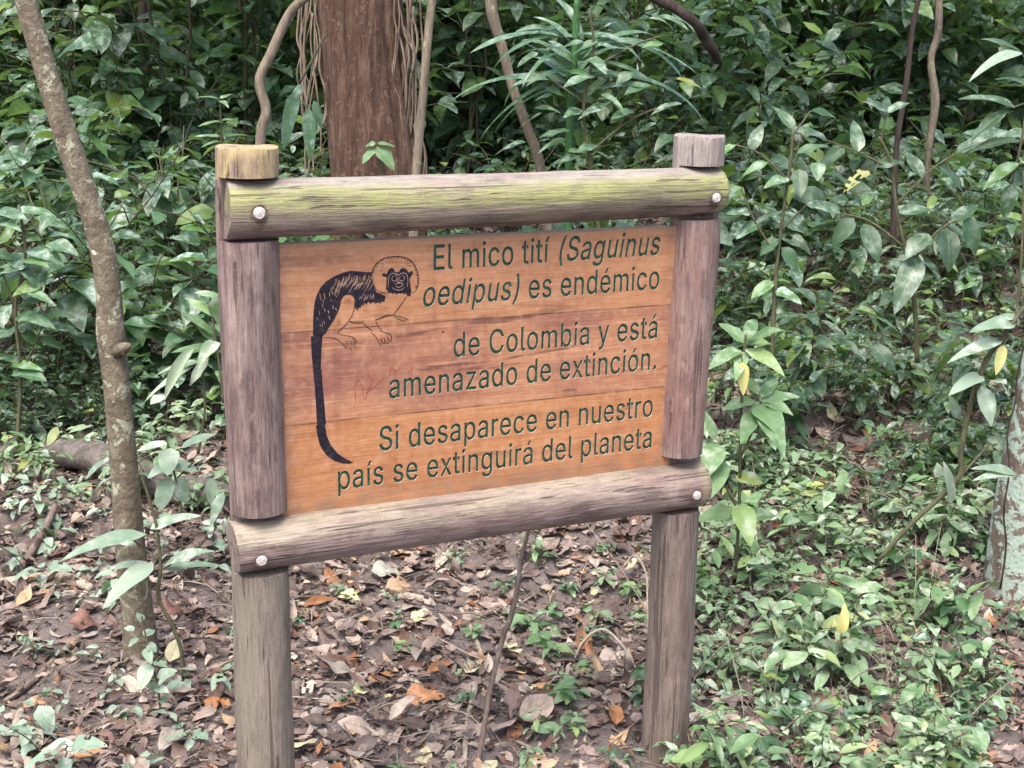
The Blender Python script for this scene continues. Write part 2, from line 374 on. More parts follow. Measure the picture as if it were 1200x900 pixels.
M['wood_post_l'] = wood('weathered_purple_post_wood', 'Z', [
    band(1.455, 1.46, 1.7, 1.8, (.42, .325, .15), .9, 30, .36, .50),
    band(-.2, .0, .55, .85, (.165, .155, .12), .75, 9, .28, .5),
    endband(2, .75, .6, (.20, .19, .14), .3)])
M['wood_post_r'] = wood('weathered_brown_post_wood', 'Z', [
    band(1.455, 1.46, 1.7, 1.8, (.30, .27, .25), .8, 12, .3, .5),
    band(.8, .85, 1.3, 1.36, (.25, .12, .095), .55, 8),
    band(-.2, .0, .5, .8, (.14, .125, .098), .75, 9, .28, .5)])
M['wood_rail_top'] = wood('algae_stained_rail_wood', 'X', [
    band(1.425, 1.445, 1.6, 1.7, (.27, .265, .22), .7, 12, .36, .52),  # whitish upper edge: sky light painted into the wood colour
    band(1.388, 1.408, 1.435, 1.452, (.225, .24, .085), 1.0, 9, .30, .48),
    band(1.36, 1.375, 1.405, 1.425, (.22, .225, .09), .5, 11, .45, .62),
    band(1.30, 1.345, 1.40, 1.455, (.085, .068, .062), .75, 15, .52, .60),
    endband(0, .515, .535, (.27, .29, .11), .5), spot(-.4977, 1.392, .022, .035, (.075, .035, .026), .8), spot(.510, 1.39, .02, .032, (.06, .035, .03), .8)])
M['wood_rail_low'] = wood('lichen_grey_rail_wood', 'X', [
    band(.725, .75, .9, 1.0, (.29, .26, .185), .75, 12, .33, .52),
    band(.6, .62, .69, .715, (.27, .235, .22), .55, 10, .42, .6),
    endband(0, .515, .535, (.27, .26, .13), .5), spot(-.511, .704, .026, .03, (.12, .05, .035), .8), spot(.507, .707, .022, .03, (.06, .035, .03), .8)])

def board_material(name, tint, streak):
    s = NT(name); oc = s.coord('Object', (.06, 1, 1)); o2 = s.coord('Object', (.5, 1, 1)); o3 = s.coord('Object')
    a = s.noise(oc, 55, 6, .62, .5); b = s.noise(oc, 260, 3, .6); c = s.noise(o2, 7, 5, .62, .5); d = s.noise(o2, 2.4, 2)
    col = s.ramp(a, [(.25, tint[0]), (.48, tint[1]), (.75, tint[2])])
    col = s.mix(s.rng(c, .42, .62, 0, streak), col, tint[3])
    col = s.mix(s.rng(d, .42, .66, 0, .5), col, tint[4])
    pale = s.rng(s.noise(s.coord('Object', (.035, 1, 1)), 90, 3, .5, 1.0), .60, .70, 0, .5)
    col = s.mix(s.math('MULTIPLY', pale, streak), col, (.50, .31, .17))
    col = s.mix(s.rng(b, .48, .75, 0, .4), col, s.mix(1, col, (.6, .5, .45), 'MULTIPLY'))
    P = s.xyz(o3)
    edge = s.math('MULTIPLY', s.rng(P[0], -.41, -.44), s.rng(s.noise(o3, 25, 3), .35, .6))
    col = s.mix(s.math('MULTIPLY', edge, .5), col, (.30, .17, .12))
    k1 = s.rng(s.noise(s.coord('Object', (.12, 1, 1)), 34, 3, .5, .6), .62, .70, 0, streak)
    col = s.mix(k1, col, (.12, .045, .034))
    mot = s.noise(o3, 60, 5, .7); col = s.mix(s.rng(mot, .5, .72, 0, .35), col, (.50, .33, .22)); col = s.mix(s.rng(mot, .48, .3, 0, .4), col, s.mix(1, col, (.6, .5, .45), 'MULTIPLY'))
    spk = s.rng(s.noise(o3, 95, 2, .5), .74, .77); col = s.mix(s.math('MULTIPLY', spk, .7), col, (.07, .03, .02))
    wst = s.noise(s.coord('Object', (1, 1, .08)), 26, 4, .6)
    col = s.mix(s.math('MULTIPLY', s.rng(wst, .52, .70), .3), col, s.mix(1, col, (.55, .48, .44), 'MULTIPLY'))
    dirt = s.math('MULTIPLY', s.rng(P[2], .83, .783), s.rng(s.noise(o3, 30, 5, .7), .35, .62)); col = s.mix(s.math('MULTIPLY', dirt, .6), col, (.15, .105, .08))
    dirt2 = s.math('MULTIPLY', s.rng(P[2], 1.315, 1.332), s.rng(s.noise(o3, 24, 5, .7), .40, .6)); col = s.mix(s.math('MULTIPLY', dirt2, .5), col, (.20, .17, .12))
    dirt3 = s.math('MULTIPLY', s.rng(P[0], .41, .445), s.rng(s.noise(o3, 24, 5, .7), .40, .6)); col = s.mix(s.math('MULTIPLY', dirt3, .5), col, (.17, .11, .08))
    for zz in (1.1563, .9666):
        ln = s.math('MULTIPLY', s.rng(s.math('ABSOLUTE', s.math('SUBTRACT', P[2], zz)), .0026, .0006), s.rng(s.noise(o3, 12, 3, .6), .38, .58)); col = s.mix(s.math('MULTIPLY', ln, .75), col, (.09, .045, .03))
    s.fin(col, s.rng(mot, .3, .7, .32, .55), .5); s.bump(s.math('ADD', s.math('ADD', a, s.math('MULTIPLY', b, .6)), s.math('MULTIPLY', mot, .3)), .35, .003)
    return s.m
TW = [(.26, .115, .058), (.37, .178, .088), (.46, .25, .138), (.29, .13, .076), (.40, .19, .09)]
TM = [(.21, .085, .052), (.34, .155, .085), (.46, .25, .145), (.22, .092, .07), (.37, .175, .095)]
TB = [(.26, .108, .05), (.375, .172, .078), (.46, .24, .12), (.31, .125, .06), (.41, .185, .078)]
M['board_top'] = board_material('varnished_top_plank', TW, .45)
M['board_mid'] = board_material('grained_red_middle_plank', TM, .85)
M['board_low'] = board_material('varnished_orange_low_plank', TB, .4)

def plain(name, c, rough=.6, spec=.4, metal=0.0, n=.15, sc=60):
    s = NT(name); nz = s.noise(s.coord('Object'), sc, 4, .6)
    s.fin(s.mix(s.rng(nz, .3, .7), tuple(x * (1 - n) for x in c), tuple(min(1, x * (1 + n)) for x in c)), rough, spec, metal)
    return s.m
M['groove'] = plain('pale_carved_edge', (.30, .23, .185), .7, n=.35, sc=160)
def worn_paint(name, c, wear, amt):
    s = NT(name); nz = s.noise(s.coord('Object'), 130, 5, .7); n2 = s.noise(s.coord('Object'), 28, 4, .6)
    col = s.mix(s.rng(nz, .3, .7), tuple(x * .6 for x in c), tuple(x * 1.5 for x in c))
    s.fin(s.mix(s.math('MULTIPLY', s.math('MULTIPLY', s.rng(nz, .50, .62), s.rng(n2, .40, .62)), amt), col, wear), .65, .15); return s.m
M['paint_green'] = worn_paint('dark_green_letter_paint', (.014, .050, .033), (.10, .115, .085), .35)
M['paint_black'] = worn_paint('black_drawing_paint', (.015, .012, .020), (.07, .05, .05), .25)
M['fur_pale'] = plain('pale_fur_marks', (.47, .30, .20), .6, n=.2)
M['mark_red'] = plain('red_scratch_mark', (.25, .03, .03), .6)
M['bolt'] = plain('galvanised_bolt', (.62, .60, .58), .36, .5, .5, n=.35, sc=260)
M['rust'] = plain('rusty_washer', (.12, .07, .052), .8, n=.5, sc=120)
M['nut'] = plain('grey_seed_shell', (.23, .20, .185), .45, .5, n=.4, sc=40)
M['paper'] = plain('cream_dry_leaf', (.66, .60, .46), .6, n=.2, sc=40)

# ------------------------------------------------------------------ ground
def axis_steps(lo, hi, fl, fh, st):
    c = [np.arange(fl, fh, st)]
    a = fl; k = st; left = []
    while a > lo: k *= 1.35; a -= k; left.append(a)
    a = c[0][-1]; k = st; right = []
    while a < hi: k *= 1.35; a += k; right.append(a)
    return np.concatenate([left[::-1], c[0], right])
us = axis_steps(-70, 70, -4.5, 4.5, .06); ds = axis_steps(-30, 90, 1.5, 12.5, .06)
UU, DD = np.meshgrid(us, ds, indexing='ij')
gx = CAM[0] + UU * RH[0] + DD * FH[0]; gy = CAM[1] + UU * RH[1] + DD * FH[1]; gz = height(gx, gy)
nu, nd = UU.shape
i = np.arange(nu - 1)[:, None]; j = np.arange(nd - 1)[None]
A = Acc(); A.add(np.stack([gx, gy, gz], -1).reshape(-1, 3), np.stack([i * nd + j, (i + 1) * nd + j, (i + 1) * nd + j + 1, i * nd + j + 1], -1).reshape(-1, 4))
tag(link('ground', A.mesh('ground', [M['soil']])), 'brown forest soil rising gently into the undergrowth', 'ground', kind='structure')

# ------------------------------------------------------------------ the sign
SIGN = empty('wooden_sign', (0, 0, 0), 'wooden log framed sign with carved Spanish text about the titi monkey', 'sign')

def log_noise(an, z, g):
    kn = 0
    for q_ in range(4):
        ka = (g * 2.7 + q_ * 2.1) % 6.283; kz = (g * .9 + q_ * 1.37) % 4.5; kn = kn + .045 * np.exp(-(((an - ka + np.pi) % (2 * np.pi) - np.pi) / .28) ** 2 - ((np.abs(z) - kz) / .09) ** 2)
    return 1 + kn + .024 * np.sin(2 * an + g + 1.7 * z) + .014 * np.sin(3 * an - 2 * z + 2 * g) + .007 * np.sin(7 * an + 9 * z + g) + .006 * np.sin(13 * an + 4 * z) + .004 * np.sin(29 * an + 2 * z + g)

def post(cx, top, r0, r1, seed, mat, notches):
    A = Acc(); n = 56; an = np.linspace(0, 2 * np.pi, n, endpoint=False)
    zs = []
    cuts = sorted(notches)
    def full(a, b, k): return [(z, 0) for z in np.linspace(a, b, k)]
    zlo = -.25; rings = []
    for (a, b) in cuts:
        rings += full(zlo, a, 14); rings += [(z, 1) for z in np.linspace(a, b, 5)]; zlo = b
    rings += full(zlo, top - .002, 5) + [(top, 2)]
    V = []
    for z, c in rings:
        r = (r0 + (r1 - r0) * z / 1.5) * log_noise(an, z * 3, seed) * (.982 if c == 2 else 1)
        x = r * np.cos(an); y = r * np.sin(an)
        if c == 1: y = np.maximum(y, -.008)
        r = r * (.965 if z > 1.44 else 1)
        wob = .0035 * math.sin(3.1 * z + seed) + .002 * math.sin(7.3 * z + 2 * seed)
        V.append(np.stack([cx + wob + x, y, np.full(n, z) + (.0015 * np.sin(3 * an + seed) if c == 2 else 0)], -1))
    V.append(np.stack([np.full(n, cx), np.zeros(n), np.full(n, top + .001)], -1))
    V = np.array(V); k = len(V)
    i = np.arange(k - 1)[:, None]; j = np.arange(n)[None]
    A.add(V.reshape(-1, 3), np.stack([i * n + j, i * n + (j + 1) % n, (i + 1) * n + (j + 1) % n, (i + 1) * n + j], -1).reshape(-1, 4))
    me = A.mesh('post', [mat])
    me.set_sharp_from_angle(angle=math.radians(42))
    o = link('post', me, SIGN); return o
zt0, zt1 = 1.346, 1.460
zb0, zb1 = .664, .786
pl_ = post(-.499, 1.517, .0585, .0575, 1.0, M['wood_post_l'], [(zb0 + .004, zb1 + .010), (zt0 - .004, zt1 + .002)])
pr_ = post(.500, 1.527, .0560, .0555, 2.4, M['wood_post_r'], [(zb0, zb1 + .016), (zt0, zt1 + .004)])
tag(pl_, 'nearer post with yellow stained top'); tag(pr_, 'grey topped post with red brown middle')

def rail(x0, x1, z0, z1, r0, r1, seed, mat, y=-.013):
    A = Acc(); n = 48; an = np.linspace(0, 2 * np.pi, n, endpoint=False)
    xs = np.concatenate([[x0, x0 + .003], np.linspace(x0 + .03, x1 - .03, 40), [x1 - .012, x1 - .004, x1]])
    V = [np.stack([np.full(n, x0), np.full(n, y), np.full(n, z0)], -1)]
    for q_, x in enumerate(xs):
        t = (x - x0) / (x1 - x0); r = (r0 + (r1 - r0) * t) * log_noise(an, x * 2.2, seed)
        e = x1 - x
        k = 1.0 if e > .02 else (.985 if e > .01 else (.93 if e > .002 else .80))
        if q_ == 0: k = .97
        V.append(np.stack([np.full(n, x) + (.004 * np.sin(an + seed) if q_ < 2 else 0), y + r * k * np.cos(an), z0 + (z1 - z0) * t + r * k * np.sin(an)], -1))
    V.append(np.stack([np.full(n, x1 + .004), np.full(n, y), np.full(n, z1)], -1))
    V = np.array(V); k = len(V); i = np.arange(k - 1)[:, None]; j = np.arange(n)[None]
    A.add(V.reshape(-1, 3), np.stack([i * n + j, i * n + (j + 1) % n, (i + 1) * n + (j + 1) % n, (i + 1) * n + j], -1).reshape(-1, 4))
    me = A.mesh('rail', [mat]); me.set_sharp_from_angle(angle=math.radians(50))
    return link('rail', me, SIGN)
rt = rail(-.549, .550, 1.400, 1.407, .0545, .0540, .4, M['wood_rail_top'])
rb = rail(-.555, .555, .727, .722, .0535, .0545, 3.1, M['wood_rail_low'])
tag(rt, 'log rail green with algae'); tag(rb, 'grey lichen stained log rail')

def bolt(x, z, yf, parent, r=.0115):
    A = Acc(); n = 20; an = np.linspace(0, 2 * np.pi, n, endpoint=False)
    prof = [(1.38, .003, 1), (1.34, -.0010, 1), (1.12, -.0006, 1), (1.0, .0, 1), (1.0, -.003, 0), (.93, -.0046, 0), (.7, -.0056, 0), (.62, -.0052, 0), (.45, -.0060, 0), (.2, -.0063, 0), (0.001, -.0063, 0)]
    for (a, b) in zip(prof[:-1], prof[1:]):
        V = np.array([[x + r * p[0] * np.cos(an), np.full(n, yf + p[1]), z + r * p[0] * np.sin(an)] for p in (a, b)]).transpose(0, 2, 1)
        j = np.arange(n)
        A.add(V.reshape(-1, 3), np.stack([j, n + j, n + (j + 1) % n, (j + 1) % n], -1), None, b[2] if a[2] else 0)
    return link('bolt', A.mesh('bolt', [M['bolt'], M['rust']]), parent)
bolt(-.498, 1.4003, -.0675, rt); bolt(.510, 1.3983, -.0665, rt, .0105)
bolt(-.511, .7111, -.0625, rb); bolt(.507, .7149, -.0665, rb, .0105)

